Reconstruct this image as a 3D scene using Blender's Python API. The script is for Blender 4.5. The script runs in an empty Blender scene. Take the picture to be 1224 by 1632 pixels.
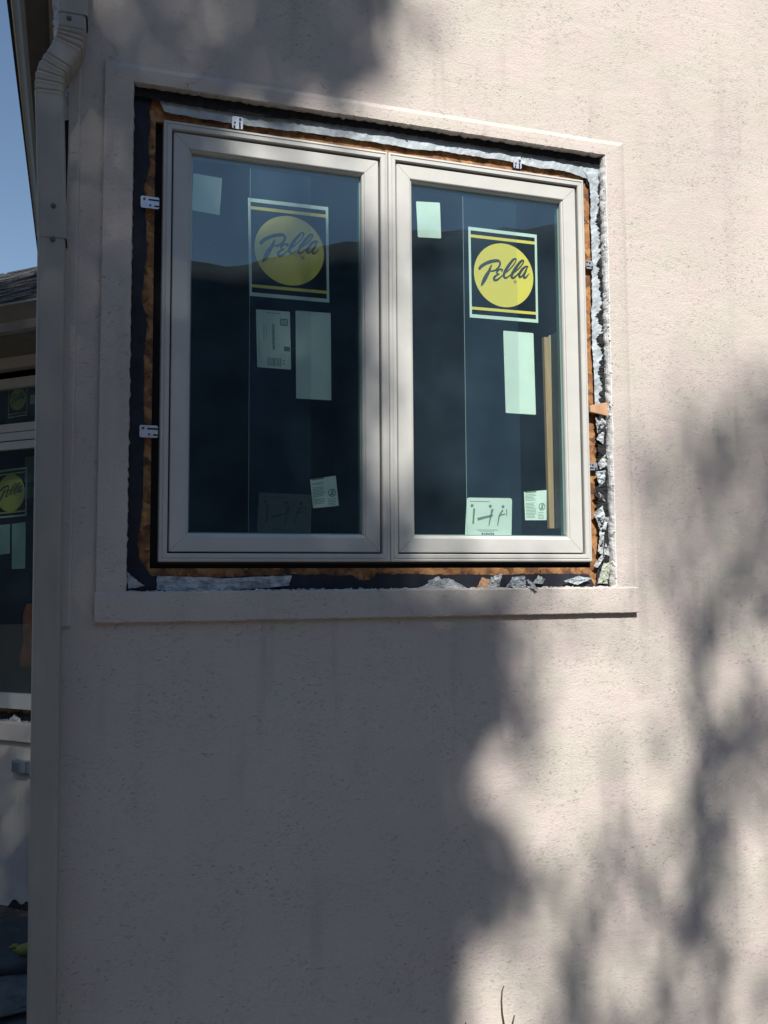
import bpy, math, random
from mathutils import Vector, Matrix, noise
R = math.radians
rnd = random.Random(7)

# ------------------------------------------------------------------ camera, sky, sun, exposure
scene = bpy.context.scene
col = scene.collection
CAMP = Vector((-.1302, -2.2796, 1.5522))
FPX, YAW, PITCH, ROLL = 1420.7, .3053, .0759, -.0062
cF = Vector((math.sin(YAW)*math.cos(PITCH), math.cos(YAW)*math.cos(PITCH), math.sin(PITCH)))
cR0 = Vector((math.cos(YAW), -math.sin(YAW), 0)); cU0 = cR0.cross(cF)
cR = cR0*math.cos(ROLL)+cU0*math.sin(ROLL); cU = -cR0*math.sin(ROLL)+cU0*math.cos(ROLL)
cam_d = bpy.data.cameras.new('camera'); cam = bpy.data.objects.new('camera', cam_d); col.objects.link(cam)
cam_d.sensor_fit = 'VERTICAL'; cam_d.sensor_height = 36; cam_d.lens = FPX/1632*36; cam_d.clip_end = 1000; cam_d.clip_start = .02
M = Matrix((cR, cU, -cF)).transposed().to_4x4(); M.translation = CAMP; cam.matrix_world = M
scene.camera = cam

SUN_EL, SUN_AZ = 48, 8           # azimuth: degrees to the left of straight behind the viewer
SD = Vector((-math.sin(R(SUN_AZ))*math.cos(R(SUN_EL)), -math.cos(R(SUN_AZ))*math.cos(R(SUN_EL)), math.sin(R(SUN_EL))))
world = bpy.data.worlds.new('World'); scene.world = world; world.use_nodes = True
wn = world.node_tree; sky = wn.nodes.new('ShaderNodeTexSky'); sky.sky_type = 'NISHITA'; sky.sun_disc = False
sky.sun_elevation = R(SUN_EL); sky.sun_rotation = R(180+SUN_AZ); sky.air_density = 1.25; sky.dust_density = .1; sky.ozone_density = 2.2
bg = wn.nodes['Background']; bg.inputs[1].default_value = .070
wn.links.new(sky.outputs[0], bg.inputs[0])
sl = bpy.data.lights.new('sun', 'SUN'); sl.energy = 5; sl.angle = R(.53); sl.color = (1, .955, .90)
so = bpy.data.objects.new('sun', sl); col.objects.link(so); so.rotation_euler = SD.to_track_quat('Z', 'Y').to_euler(); so.location = (-3, -20, 15)
vs = scene.view_settings; vs.view_transform = 'Standard'; vs.look = 'None'; vs.gamma = 1; vs.use_curve_mapping = False; vs.exposure = .60

# ------------------------------------------------------------------ survey helpers: a bearing read off the photo meets a real plane of the building
def ray(x, y): return cF+cR*((x-612)/FPX)-cU*((y-816)/FPX)
def at(x, y, Y=0):
    d = ray(x, y); return CAMP+d*((Y-CAMP.y)/d.y)
WP = Vector((-.529, 2.526, 0)); WA = R(42)
WD = Vector((math.cos(WA), -math.sin(WA), 0))      # along the wing wall, to the right
WN = Vector((-math.sin(WA), -math.cos(WA), 0))     # out of the wing wall
def atw(x, y, off=0):
    d = ray(x, y); return CAMP+d*(((WP+WN*off-CAMP).dot(WN))/d.dot(WN))
def wing(s, off, z): return WP+WD*s+WN*off+Vector((0, 0, z))

# ------------------------------------------------------------------ materials
def mat(name, c, rough=.6, metal=0, var=0, vscale=8, bump=0, bscale=60, stretch=(1, 1, 1), detail=5, c2=None, spec=.5):
    m = bpy.data.materials.new(name); m.use_nodes = True; nt = m.node_tree; p = nt.nodes['Principled BSDF']
    p.inputs['Base Color'].default_value = (*c, 1); p.inputs['Roughness'].default_value = rough; p.inputs['Metallic'].default_value = metal
    p.inputs['Specular IOR Level'].default_value = spec
    if var or bump:
        tc = nt.nodes.new('ShaderNodeTexCoord'); mp = nt.nodes.new('ShaderNodeMapping'); mp.inputs['Scale'].default_value = stretch
        nt.links.new(tc.outputs['Object'], mp.inputs[0])
    if var:
        n = nt.nodes.new('ShaderNodeTexNoise'); n.inputs['Scale'].default_value = vscale; n.inputs['Detail'].default_value = detail
        n.inputs['Roughness'].default_value = .62
        nt.links.new(mp.outputs[0], n.inputs[0]); r = nt.nodes.new('ShaderNodeValToRGB')
        a = c2 or tuple(v*(1-var) for v in c); b = c if c2 else tuple(min(1, v*(1+var)) for v in c)
        r.color_ramp.elements[0].position = .33; r.color_ramp.elements[1].position = .67
        r.color_ramp.elements[0].color = (*a, 1); r.color_ramp.elements[1].color = (*b, 1)
        nt.links.new(n.outputs[0], r.inputs[0]); nt.links.new(r.outputs[0], p.inputs['Base Color'])
    if bump:
        n = nt.nodes.new('ShaderNodeTexNoise'); n.inputs['Scale'].default_value = bscale; n.inputs['Detail'].default_value = 6
        nt.links.new(mp.outputs[0], n.inputs[0]); b = nt.nodes.new('ShaderNodeBump'); b.inputs['Strength'].default_value = 1; b.inputs['Distance'].default_value = bump
        nt.links.new(n.outputs[0], b.inputs['Height']); nt.links.new(b.outputs[0], p.inputs['Normal'])
    return m

def stucco(name, c):
    m = bpy.data.materials.new(name); m.use_nodes = True; nt = m.node_tree; L = nt.links.new; N = nt.nodes.new; p = nt.nodes['Principled BSDF']
    p.inputs['Roughness'].default_value = .95; p.inputs['Specular IOR Level'].default_value = .15
    tc = N('ShaderNodeTexCoord')
    def noi(scale, det, st=(1, 1, 1), dist=0):
        mp = N('ShaderNodeMapping'); mp.inputs['Scale'].default_value = st; L(tc.outputs['Object'], mp.inputs[0])
        n = N('ShaderNodeTexNoise'); n.inputs['Scale'].default_value = scale; n.inputs['Detail'].default_value = det; n.inputs['Distortion'].default_value = dist
        L(mp.outputs[0], n.inputs[0]); return n.outputs[0]
    def ramp(v, a, b, ca=0, cb=1):
        r = N('ShaderNodeMapRange'); r.inputs[1].default_value = a; r.inputs[2].default_value = b; r.inputs[3].default_value = ca; r.inputs[4].default_value = cb; r.interpolation_type = 'SMOOTHSTEP'
        L(v, r.inputs[0]); return r.outputs[0]
    def math_(op, a, b):
        k = N('ShaderNodeMath'); k.operation = op
        for i, v in enumerate((a, b)):
            if isinstance(v, (int, float)): k.inputs[i].default_value = v
            else: L(v, k.inputs[i])
        return k.outputs[0]
    big = noi(2.2, 4); mid = noi(26, 6, (1, 1, 1.5), .3); sand = noi(380, 3); worm = noi(60, 5, (1, 1, 4.2), .15); pits = noi(150, 3, (1, 1, 2.2), .8)
    # short dark scratches where the trowel dragged a grain of aggregate
    tr = ramp(math_('ABSOLUTE', math_('SUBTRACT', worm, .5), 0), .002, .016, 0, 1)
    where = math_('MULTIPLY', ramp(noi(120, 2, (.8, 1, 1.3)), .55, .62), ramp(noi(7, 4), .40, .58))
    trough = math_('SUBTRACT', 1, math_('MULTIPLY', math_('SUBTRACT', 1, tr), where))
    pit = ramp(pits, .17, .26); grit = noi(190, 4, (1, 1, 1.3))
    h = math_('ADD', math_('MULTIPLY', mid, .0016), math_('ADD', math_('MULTIPLY', sand, .0009), math_('MULTIPLY', grit, .0017)))
    h = math_('ADD', h, math_('MULTIPLY', trough, .0016)); h = math_('ADD', h, math_('MULTIPLY', pit, .0009))
    h = math_('ADD', h, math_('MULTIPLY', noi(7, 5, (.6, 1, 1.6), .6), .0034)); h = math_('ADD', h, math_('MULTIPLY', big, .003))
    b = N('ShaderNodeBump'); b.inputs['Strength'].default_value = .8; b.inputs['Distance'].default_value = 1; L(h, b.inputs['Height']); L(b.outputs[0], p.inputs['Normal'])
    mx = N('ShaderNodeMix'); mx.data_type = 'RGBA'; mx.inputs['A'].default_value = (*[v*.95 for v in c], 1); mx.inputs['B'].default_value = (*[v*1.03 for v in c], 1)
    L(ramp(big, .3, .7), mx.inputs['Factor'])
    hue = N('ShaderNodeMix'); hue.data_type = 'RGBA'; hue.inputs['A'].default_value = (1.03, .985, .99, 1); hue.inputs['B'].default_value = (.99, 1.0, .955, 1)
    L(ramp(noi(5, 5, (1, 1, 1.6), .6), .35, .65), hue.inputs['Factor'])
    hm = N('ShaderNodeMix'); hm.data_type = 'RGBA'; hm.blend_type = 'MULTIPLY'; hm.inputs['Factor'].default_value = 1
    L(mx.outputs['Result'], hm.inputs['A']); L(hue.outputs['Result'], hm.inputs['B'])
    run = N('ShaderNodeMix'); run.data_type = 'RGBA'; run.blend_type = 'MULTIPLY'; run.inputs['B'].default_value = (.86, .855, .86, 1)
    L(math_('MULTIPLY', ramp(noi(16, 4, (1, 1, .10)), .52, .72), ramp(noi(2.6, 4, (1, 1, .7)), .40, .62)), run.inputs['Factor']); L(hm.outputs['Result'], run.inputs['A']); mx = run
    m2 = N('ShaderNodeMix'); m2.data_type = 'RGBA'; m2.inputs['B'].default_value = (*[v*.62 for v in c], 1)
    L(mx.outputs['Result'], m2.inputs['A']); L(math_('MULTIPLY', math_('SUBTRACT', 1, math_('MULTIPLY', trough, pit)), .13), m2.inputs['Factor'])
    m3 = N('ShaderNodeMix'); m3.data_type = 'RGBA'; m3.blend_type = 'MULTIPLY'; m3.inputs['Factor'].default_value = 1
    g = N('ShaderNodeCombineColor'); v = ramp(sand, .3, .7, .93, 1.05)
    for i in range(3): L(v, g.inputs[i])
    L(m2.outputs['Result'], m3.inputs['A']); L(g.outputs[0], m3.inputs['B']); L(m3.outputs['Result'], p.inputs['Base Color'])
    return m

def osb():
    m = bpy.data.materials.new('sheathing_wood'); m.use_nodes = True; nt = m.node_tree; L = nt.links.new; N = nt.nodes.new; p = nt.nodes['Principled BSDF']
    p.inputs['Roughness'].default_value = .75
    tc = N('ShaderNodeTexCoord'); v = N('ShaderNodeTexVoronoi'); v.inputs['Scale'].default_value = 45
    wn_ = N('ShaderNodeTexNoise'); wn_.inputs['Scale'].default_value = 30; wn_.inputs['Detail'].default_value = 5
    ad = N('ShaderNodeVectorMath'); ad.operation = 'MULTIPLY_ADD'; ad.inputs[1].default_value = (.05, .05, .05)
    L(tc.outputs['Object'], wn_.inputs[0]); L(wn_.outputs['Color'], ad.inputs[0]); L(tc.outputs['Object'], ad.inputs[2]); L(ad.outputs[0], v.inputs[0])
    r = N('ShaderNodeValToRGB'); e = r.color_ramp.elements; e[0].color = (.045, .020, .010, 1); e[1].color = (.50, .27, .10, 1); e[0].position = .28; e[1].position = .78
    x = e.new(.5); x.color = (.26, .115, .040, 1)
    s = N('ShaderNodeSeparateColor'); L(v.outputs['Color'], s.inputs[0])
    n = N('ShaderNodeTexNoise'); n.inputs['Scale'].default_value = 34; n.inputs['Detail'].default_value = 9; n.inputs['Roughness'].default_value = .7; L(tc.outputs['Object'], n.inputs[0])
    a = N('ShaderNodeMix'); a.inputs['Factor'].default_value = .72; L(s.outputs[0], a.inputs['A']); L(n.outputs[0], a.inputs['B']); L(a.outputs['Result'], r.inputs[0]); L(r.outputs[0], p.inputs['Base Color'])
    b = N('ShaderNodeBump'); b.inputs['Distance'].default_value = .003; L(n.outputs[0], b.inputs['Height']); L(b.outputs[0], p.inputs['Normal'])
    return m

def glass(name, tint, refl):
    m = bpy.data.materials.new(name); m.use_nodes = True; nt = m.node_tree; L = nt.links.new; N = nt.nodes.new
    nt.nodes.remove(nt.nodes['Principled BSDF']); out = nt.nodes['Material Output']
    t = N('ShaderNodeBsdfTransparent'); t.inputs[0].default_value = (*tint, 1); g = N('ShaderNodeBsdfGlossy'); g.inputs['Roughness'].default_value = .006; g.inputs[0].default_value = (.86, .95, 1, 1)
    fr = N('ShaderNodeLayerWeight'); fr.inputs[0].default_value = .5; pw = N('ShaderNodeMath'); pw.operation = 'POWER'; pw.inputs[1].default_value = 5; L(fr.outputs['Facing'], pw.inputs[0]); mr = N('ShaderNodeMapRange'); mr.inputs[3].default_value = refl; mr.inputs[4].default_value = .95
    L(pw.outputs[0], mr.inputs[0]); mx = N('ShaderNodeMixShader'); L(mr.outputs[0], mx.inputs[0]); L(t.outputs[0], mx.inputs[1]); L(g.outputs[0], mx.inputs[2]); 
    # dust on the pane: scatters a little sunlight
    d = N('ShaderNodeBsdfDiffuse'); d.inputs[0].default_value = (.34, .52, .72, 1); m2 = N('ShaderNodeMixShader')
    tc = N('ShaderNodeTexCoord'); n = N('ShaderNodeTexNoise'); n.inputs['Scale'].default_value = 5; n.inputs['Detail'].default_value = 6; L(tc.outputs['Object'], n.inputs[0])
    mm = N('ShaderNodeMapRange'); mm.inputs[1].default_value = .3; mm.inputs[2].default_value = .75; mm.inputs[3].default_value = .014; mm.inputs[4].default_value = .036; L(n.outputs[0], mm.inputs[0])
    L(mm.outputs[0], m2.inputs[0]); L(mx.outputs[0], m2.inputs[1]); L(d.outputs[0], m2.inputs[2]); L(m2.outputs[0], out.inputs[0])
    return m

def haze_film(name, c, a):
    m = bpy.data.materials.new(name); m.use_nodes = True; nt = m.node_tree; L = nt.links.new; N = nt.nodes.new
    nt.nodes.remove(nt.nodes['Principled BSDF']); out = nt.nodes['Material Output']
    t = N('ShaderNodeBsdfTransparent'); d = N('ShaderNodeBsdfDiffuse'); d.inputs[0].default_value = (*c, 1); mx = N('ShaderNodeMixShader'); mx.inputs[0].default_value = a
    L(t.outputs[0], mx.inputs[1]); L(d.outputs[0], mx.inputs[2]); L(mx.outputs[0], out.inputs[0]); return m

STUC = stucco('stucco', (.525, .482, .444))
OSB = osb()
FRAME = mat('clad_aluminium', (.50, .50, .468), .42, var=.07, vscale=6, bump=.00004, bscale=300)
PIPE = mat('tan_painted_metal', (.31, .29, .25), .5, var=.10, vscale=14, bump=.00025, bscale=30, stretch=(1, 1, .3))
GUT = mat('gutter_bronze', (.10, .09, .075), .6, var=.12, vscale=10)
EAVE = mat('eave_paint', (.20, .17, .135), .6, var=.15, vscale=9)
TAR = mat('black_tar', (.020, .020, .022), .85, var=.5, vscale=60, bump=.003, bscale=110, spec=.25)
PAPER = mat('black_building_paper', (.018, .02, .03), .7, var=.3, vscale=25, bump=.002, bscale=25, spec=.3)
FLASH = mat('foil_flashing', (.36, .41, .44), .6, metal=.1, var=.25, vscale=30, bump=.002, bscale=45)
WRAP = mat('peeled_membrane', (.36, .39, .40), .7, var=.5, vscale=40, bump=.003, bscale=60)
FOAM = mat('white_foam', (.66, .66, .64), .9, var=.22, vscale=70, bump=.0018, bscale=260)
STEEL = mat('galvanised_steel', (.60, .63, .68), .38, metal=.55, var=.08, vscale=60)
DARK = mat('dark_hole', (.012, .012, .014), .8)
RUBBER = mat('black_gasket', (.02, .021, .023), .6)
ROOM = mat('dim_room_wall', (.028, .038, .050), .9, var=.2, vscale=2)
PAPERW = mat('label_paper', (.78, .82, .78), .75, var=.05, vscale=14)
PAPERY = mat('label_yellow', (.93, .68, .11), .7)
BORD = mat('label_border', (.74, .80, .76), .7)
INK = mat('label_ink', (.028, .035, .045), .6)
GREYI = mat('label_grey_print', (.20, .24, .23), .7)
CARD_SHADED = mat('shaded_card', (.10, .095, .075), .8, var=.15, vscale=20)  # same card as on the right pane, its shade darkened into the colour
PINE = mat('pine', (.46, .27, .15), .6, var=.22, vscale=9, stretch=(5, 5, .4), bump=.0006, bscale=30)
SHING = mat('asphalt_shingle', (.055, .058, .066), .9, var=.35, vscale=60, bump=.003, bscale=180)
SOIL = mat('soil', (.052, .047, .042), .95, var=.45, vscale=7, bump=.02, bscale=9)
BARK = mat('bark', (.10, .078, .06), .9, var=.35, vscale=12, bump=.01, bscale=25, stretch=(1, 1, .35))
LEAF = mat('leaf', (.06, .085, .03), .6, var=.45, vscale=2)
BRUSH = mat('hill_scrub', (.055, .072, .082), .95, var=.6, vscale=.5, detail=9, spec=.1)
GL = glass('window_glass', (.88, .95, .915), .075)
GLW = glass('wing_glass', (.66, .75, .72), .05)
FILM = haze_film('protective_film', (.22, .36, .64), .032)
FILME = haze_film('film_edge', (.6, .75, .8), .30)

# ------------------------------------------------------------------ mesh helpers
class MB:
    def __init__(s): s.v = []; s.f = []; s.m = []
    def add(s, vs_, fs, mi=0):
        b = len(s.v); s.v += [Vector(v) for v in vs_]; s.f += [tuple(i+b for i in f) for f in fs]; s.m += [mi]*len(fs); return s
    def box(s, x0, x1, y0, y1, z0, z1, mi=0):
        v = [(x, y, z) for x in (x0, x1) for y in (y0, y1) for z in (z0, z1)]
        return s.add(v, [(0, 1, 3, 2), (4, 6, 7, 5), (0, 4, 5, 1), (2, 3, 7, 6), (0, 2, 6, 4), (1, 5, 7, 3)], mi)
    def hexa(s, p, mi=0):      # p: 8 corners, bottom loop then top loop
        return s.add(p, [(3, 2, 1, 0), (4, 5, 6, 7), (0, 1, 5, 4), (1, 2, 6, 5), (2, 3, 7, 6), (3, 0, 4, 7)], mi)
    def prism(s, pts, n, mi=0):     # planar polygon extruded by vector n
        k = len(pts); n = Vector(n); a = [Vector(p) for p in pts]
        return s.add(a+[p+n for p in a], [tuple(range(k))[::-1], tuple(range(k, 2*k))]+[(i, (i+1) % k, (i+1) % k+k, i+k) for i in range(k)], mi)
    def grid(s, rows, mi=0, close=False):
        nr, nc = len(rows), len(rows[0]); b = []
        fs = [(r*nc+c, r*nc+(c+1) % nc, (r+1)*nc+(c+1) % nc, (r+1)*nc+c) for r in range(nr-1) for c in range(nc if close else nc-1)]
        return s.add([p for row in rows for p in row], fs, mi)
    def tube(s, pts, rad, n=8, mi=0):
        pts = [Vector(p) for p in pts]; rows = []
        rad = rad if hasattr(rad, '__len__') else [rad]*len(pts)
        for i, p in enumerate(pts):
            t = (pts[min(i+1, len(pts)-1)]-pts[max(i-1, 0)]).normalized()
            a = t.cross(Vector((0, 1, 0) if abs(t.y) < .9 else (1, 0, 0))).normalized(); b = t.cross(a)
            rows.append([p+(a*math.cos(2*math.pi*k/n)+b*math.sin(2*math.pi*k/n))*rad[i] for k in range(n)])
        s.grid(rows, mi, close=True); o = len(s.v)
        s.add(rows[0]+rows[-1], [tuple(range(n)), tuple(range(2*n-1, n-1, -1))], mi); return s
    def disc(s, c, u, v, r, n=24, t=None, mi=0):
        c = Vector(c); pts = [c+u*math.cos(2*math.pi*k/n)*r+v*math.sin(2*math.pi*k/n)*r for k in range(n)]
        return s.prism(pts, t, mi) if t is not None else s.add(pts, [tuple(range(n))], mi)
    def build(s, name, mats, parent=None, smooth=False):
        me = bpy.data.meshes.new(name); me.from_pydata([tuple(v) for v in s.v], [], s.f)
        for m in (mats if isinstance(mats, (list, tuple)) else [mats]): me.materials.append(m)
        for p, i in zip(me.polygons, s.m): p.material_index = i; p.use_smooth = smooth
        import bmesh
        bm = bmesh.new(); bm.from_mesh(me); bmesh.ops.remove_doubles(bm, verts=bm.verts, dist=1e-6); bmesh.ops.recalc_face_normals(bm, faces=bm.faces); bm.to_mesh(me); bm.free()
        o = bpy.data.objects.new(name, me); col.objects.link(o)
        if parent is not None:
            o.parent = parent; o.matrix_parent_inverse = wm(parent).inverted()
        return o
def wm(o):
    m = o.matrix_basis.copy()
    return (wm(o.parent) @ o.matrix_parent_inverse @ m) if o.parent else m
def empty(name, loc, label, cat, group=None):
    o = bpy.data.objects.new(name, None); col.objects.link(o); o.location = loc; o.empty_display_size = .1
    return tag(o, label, cat, group)
def tag(o, label, cat, group=None, kind=None):
    if label: o['label'] = label
    if cat: o['category'] = cat
    if group: o['group'] = group
    if kind: o['kind'] = kind
    elif cat: o['kind'] = 'thing'
    return o
def bev(o, w, seg=2):
    b = o.modifiers.new('bevel', 'BEVEL'); b.width = w; b.segments = seg; b.limit_method = 'ANGLE'; b.angle_limit = R(35); b.harden_normals = False; return o
def nz(a, b, c, s=1): return noise.noise(Vector((a*s, b*s, c*s)))

# ------------------------------------------------------------------ the ground and the far hill (setting)
g = MB(); n = 60
rows = []
for j in range(n+1):
    y = -300+600*j/n; rows.append([(-300+600*i/n, y, -.02) for i in range(n+1)])
g.grid(rows); tag(g.build('ground', SOIL), None, None, kind='structure')
# scrub covered hillside across the street, mirrored in the panes
rows = []
for j in range(50):
    t = j/49; row = []
    for i in range(140):
        th = R(-100+200*i/139)        # bearing measured from -Y, positive towards +X
        rr = 32+t*70
        el = 21.2+2.6/(1+math.exp(-(math.degrees(th)-12)/3.2))+.5*noise.noise(Vector((th*9, 0, 0)))+.22*noise.noise(Vector((th*42, 3, 0)))
        el += 7/(1+math.exp((math.degrees(th)+22)/6))
        h = math.tan(R(el))*(32+.14*70)*(t/.14)**.8 if t < .14 else math.tan(R(el))*(32+.14*70)+(t-.14)*3
        h += 1.6+.35*noise.noise(Vector((th*30, t*20, 1)))*(t > 0)
        row.append((math.sin(th)*rr, -2.3-math.cos(th)*rr, h-2.6 if t == 0 else h))
    rows.append(row)
g = MB(); g.grid(rows); tag(g.build('hill', BRUSH, smooth=True), None, None, kind='structure')

# ------------------------------------------------------------------ house
YF, YT, YB = -.0125, -.0222, .017
OX0 = (at(213, 130, YT).x+at(203, 943, YT).x)/2; OX1 = (at(963, 247, YT).x+at(983, 935, YT).x)/2      # cut opening in the stucco
OZ0 = (at(203, 943, YT).z+at(983, 935, YT).z)/2; OZ1 = (at(213, 130, YT).z+at(963, 247, YT).z)/2
TX0, TX1, TZ0, TZ1 = at(150, 992, -.0255).x, at(1018, 977, -.0255).x, (at(150, 992, -.0255).z+at(1018, 977, -.0255).z)/2, at(167, 92, YT).z        # raised band round it
house = empty('stucco_house', (0, 0, 0), 'beige stucco house wall with a rough cut window opening, tree shadow on it', 'house')
YW = .010
xs = [-.222, OX0-.012, OX1+.012, 7.0]; zs = [-.3, OZ0-.012, OZ1+.012, 4.9]
fw = MB()
V = {}
def gv(i, j, y): return (xs[i], y, zs[j])
for i in range(3):
    for j in range(3):
        if i == 1 and j == 1: continue
        fw.add([gv(i, j, YF), gv(i+1, j, YF), gv(i+1, j+1, YF), gv(i, j+1, YF)], [(0, 1, 2, 3)])
        fw.add([gv(i, j, YW), gv(i+1, j, YW), gv(i+1, j+1, YW), gv(i, j+1, YW)], [(3, 2, 1, 0)])
for (a, b) in (((0, 0), (3, 0)), ((3, 0), (3, 3)), ((3, 3), (0, 3)), ((0, 3), (0, 0)), ((1, 1), (1, 2)), ((1, 2), (2, 2)), ((2, 2), (2, 1)), ((2, 1), (1, 1))):
    di = (b[0] > a[0])-(b[0] < a[0]); dj = (b[1] > a[1])-(b[1] < a[1]); i, j = a
    while (i, j) != b:
        fw.add([gv(i, j, YF), gv(i+di, j+dj, YF), gv(i+di, j+dj, YW), gv(i, j, YW)], [(0, 1, 2, 3)]); i += di; j += dj
fw.build('front_wall', STUC, house)

def perim(n):     # params round a rectangle, 4n samples starting at lower left, counter clockwise seen from outside
    out = []
    for s in range(4):
        for k in range(n):
            t = k/n
            out.append([(t, 0), (1, t), (1-t, 1), (0, 1-t)][s])
    return out
def lerp2(a, b, u): return a+(b-a)*u
pm = perim(150)
rings = []
prof = [(0, .010, .004), (0, -.004, .003), (0.0, YT+.004, .0012), (.025, YT, .0010), (.25, YT, 0), (.45, YT, 0), (.62, YT+.0010, 0), (.8, YT+.0036, 0), (1.0, YF-.0003, 0)]
for pi_, (a0_, y, jit) in enumerate(prof):
    ring = []
    for (u, w) in pm:
        a = a0_ if not (u == 0 and pi_ in (4, 5, 6)) else {4: .90, 5: .95, 6: .975}[pi_]
        if w == 1 and 0 < u < 1 and pi_ in (4, 5, 6): a = {4: .15, 5: .4, 6: .7}[pi_]
        ix, iz = lerp2(OX0, OX1, u), lerp2(OZ0, OZ1, w); ox, oz = lerp2(TX0, TX1, u), lerp2(OZ0-.002, TZ1, w)
        x, z = ix+(ox-ix)*a, iz+(oz-iz)*a
        j1 = jit*(1.2*nz(ix*70, iz*70, y*10)+1.5*nz(ix*260, iz*260, 3)); sx = -1 if u == 0 else (1 if u == 1 else 0); sz = -1 if w == 0 else (1 if w == 1 else 0)
        ring.append((x+sx*j1, y+jit*.5*nz(ix*150, iz*150, 8), z+sz*j1))
    rings.append(ring)
t = MB(); t.grid(rings, close=True); t.build('window_trim', STUC, house)
# sill band, a crisper slab standing proud under the opening
s = MB(); rows = []
for (y, z) in ((.010, OZ0-.001), (-.0225, OZ0-.001), (-.0275, OZ0-.004), (-.0275, TZ0+.002), (-.0262, TZ0), (YF-.0005, TZ0+.0005)):
    rows.append([(TX0+(TX1-TX0)*k/300, y, z+(.0012*nz(k*.2, z, 0)+.0010*nz(k*.9, 3, z) if z < 1.5 else (.0016*nz(k*.35, 1, 5)+.0012*nz(k*1.3, 1, 5)))) for k in range(301)])
s.grid(rows)
for r_ in (0, 300): s.add([row[r_] for row in rows], [tuple(range(len(rows)))])
s.build('window_sill', STUC, house)
# corner band by the downspout
c = MB(); rows = []
for (x, y) in ((-.229, .020), (-.230, -.016), (-.226, -.0225), (-.206, -.024), (-.2025, -.021), (-.2015, YF-.0004)):
    rows.append([(x+.0012*nz(k*.25, x*40, 0), y, 1.447+(2.834-1.447)*k/120) for k in range(121)])
c.grid(rows); c.add([r[0] for r in rows], [tuple(range(6))]); c.add([r[-1] for r in rows], [tuple(range(6))]); c.build('corner_band', STUC, house)
b = MB(); b.box(-.218, -.21, .03, 2.2, -.3, 3.36); b.build('side_wall', STUC, house)

# sheathing with the rough opening
RX0, RX1, RZ0, RZ1 = .002, 1.219, 1.603, 2.737
gapL = at(244, 500, YB).x
sh = MB()
for (x0, x1, z0, z1) in ((-.2, gapL, 1.3, 3.0), (RX1, 1.45, 1.3, 3.0), (gapL, RX1, 1.3, RZ0-.019), (gapL, RX1, RZ1+.002, 3.0)):
    sh.add([(x0, YB, z0), (x1, YB, z0), (x1, YB, z1), (x0, YB, z1), (x0, YB+.012, z0), (x1, YB+.012, z0), (x1, YB+.012, z1), (x0, YB+.012, z1)], [(0, 1, 2, 3), (7, 6, 5, 4), (0, 4, 5, 1), (1, 5, 6, 2), (2, 6, 7, 3), (3, 7, 4, 0)])
sh.build('sheathing', OSB, house)
gp = MB(); gp.box(gapL-.01, .004, .045, .050, 1.55, 2.8); gp.box(.004, 1.22, .030, .035, 1.56, 1.597); gp.build('dark_cavity', DARK, house)

def sheet(name, outer, inner, Y, m, parent, nu=160, nv=8, jin=.003, jout=.002, crk=.003, thick=.0012, seed=0, fr=45):
    """torn sheet between two photo polylines on the real plane at depth Y; both edges ragged, surface crinkled"""
    def samp(pl, u):
        L = [0]
        for a, b in zip(pl, pl[1:]): L.append(L[-1]+math.hypot(b[0]-a[0], b[1]-a[1]))
        d = u*L[-1]
        for i in range(len(pl)-1):
            if d <= L[i+1] or i == len(pl)-2:
                q = (d-L[i])/max(1e-9, L[i+1]-L[i]); return pl[i][0]+(pl[i+1][0]-pl[i][0])*q, pl[i][1]+(pl[i+1][1]-pl[i][1])*q
    rows = []
    for j in range(nv+1):
        v = j/nv; row = []
        for i in range(nu+1):
            u = i/nu; a = at(*samp(outer, u), Y); b_ = at(*samp(inner, u), Y); d = (b_-a); dn = d.normalized() if d.length else Vector((0, 0, 1))
            ja = jout*(nz(a.x, a.z, seed, fr)+.7*nz(a.x, a.z, seed+2, fr*3.7)); jb = jin*(nz(b_.x, b_.z, seed+5, fr)+.8*nz(b_.x, b_.z, seed+9, fr*3.3))
            p = a+d*v+dn*(ja*(1-v)+jb*v)
            p.y += crk*(nz(p.x, p.z, seed+3, 30)+.5*nz(p.x, p.z, seed+4, 95)); row.append(p)
        rows.append(row)
    o = MB(); o.grid(rows); ob = o.build(name, m, parent)
    sd = ob.modifiers.new('thickness', 'SOLIDIFY'); sd.thickness = thick; sd.offset = 1; return ob
LBX = [(245, 140), (243, 160), (238, 172), (240, 200), (236, 225), (239, 262), (229, 300), (233, 318), (232, 345), (234, 400), (225, 478), (232, 500), (234, 520), (230, 560), (229, 640), (230, 700), (228, 760), (228, 800), (224, 830), (219, 862), (221, 888), (232, 905), (242, 920), (247, 950)]
sheet('building_paper', [(196, 110), (196, 400), (192, 700), (190, 960)], LBX, .0105, PAPER, house, 220, 5, .0022, 0, .0012, seed=1, fr=30)
sheet('building_paper', [(212, 958), (500, 958), (960, 958)], [(225, 916), (300, 921), (400, 919), (470, 915), (560, 917), (575, 925), (590, 924), (600, 915), (700, 915), (800, 916), (880, 914), (938, 915)], .0102, PAPER, house, 220, 5, .0025, 0, .0012, seed=2)
sheet('building_paper', [(925, 225), (1000, 225), (1012, 500), (1016, 800), (1016, 950)], [(934, 292), (942, 300), (945, 500), (950, 650), (953, 760), (955, 870), (949, 935)], .0105, PAPER, house, 200, 5, .0025, 0, .0012, seed=3)
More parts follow.
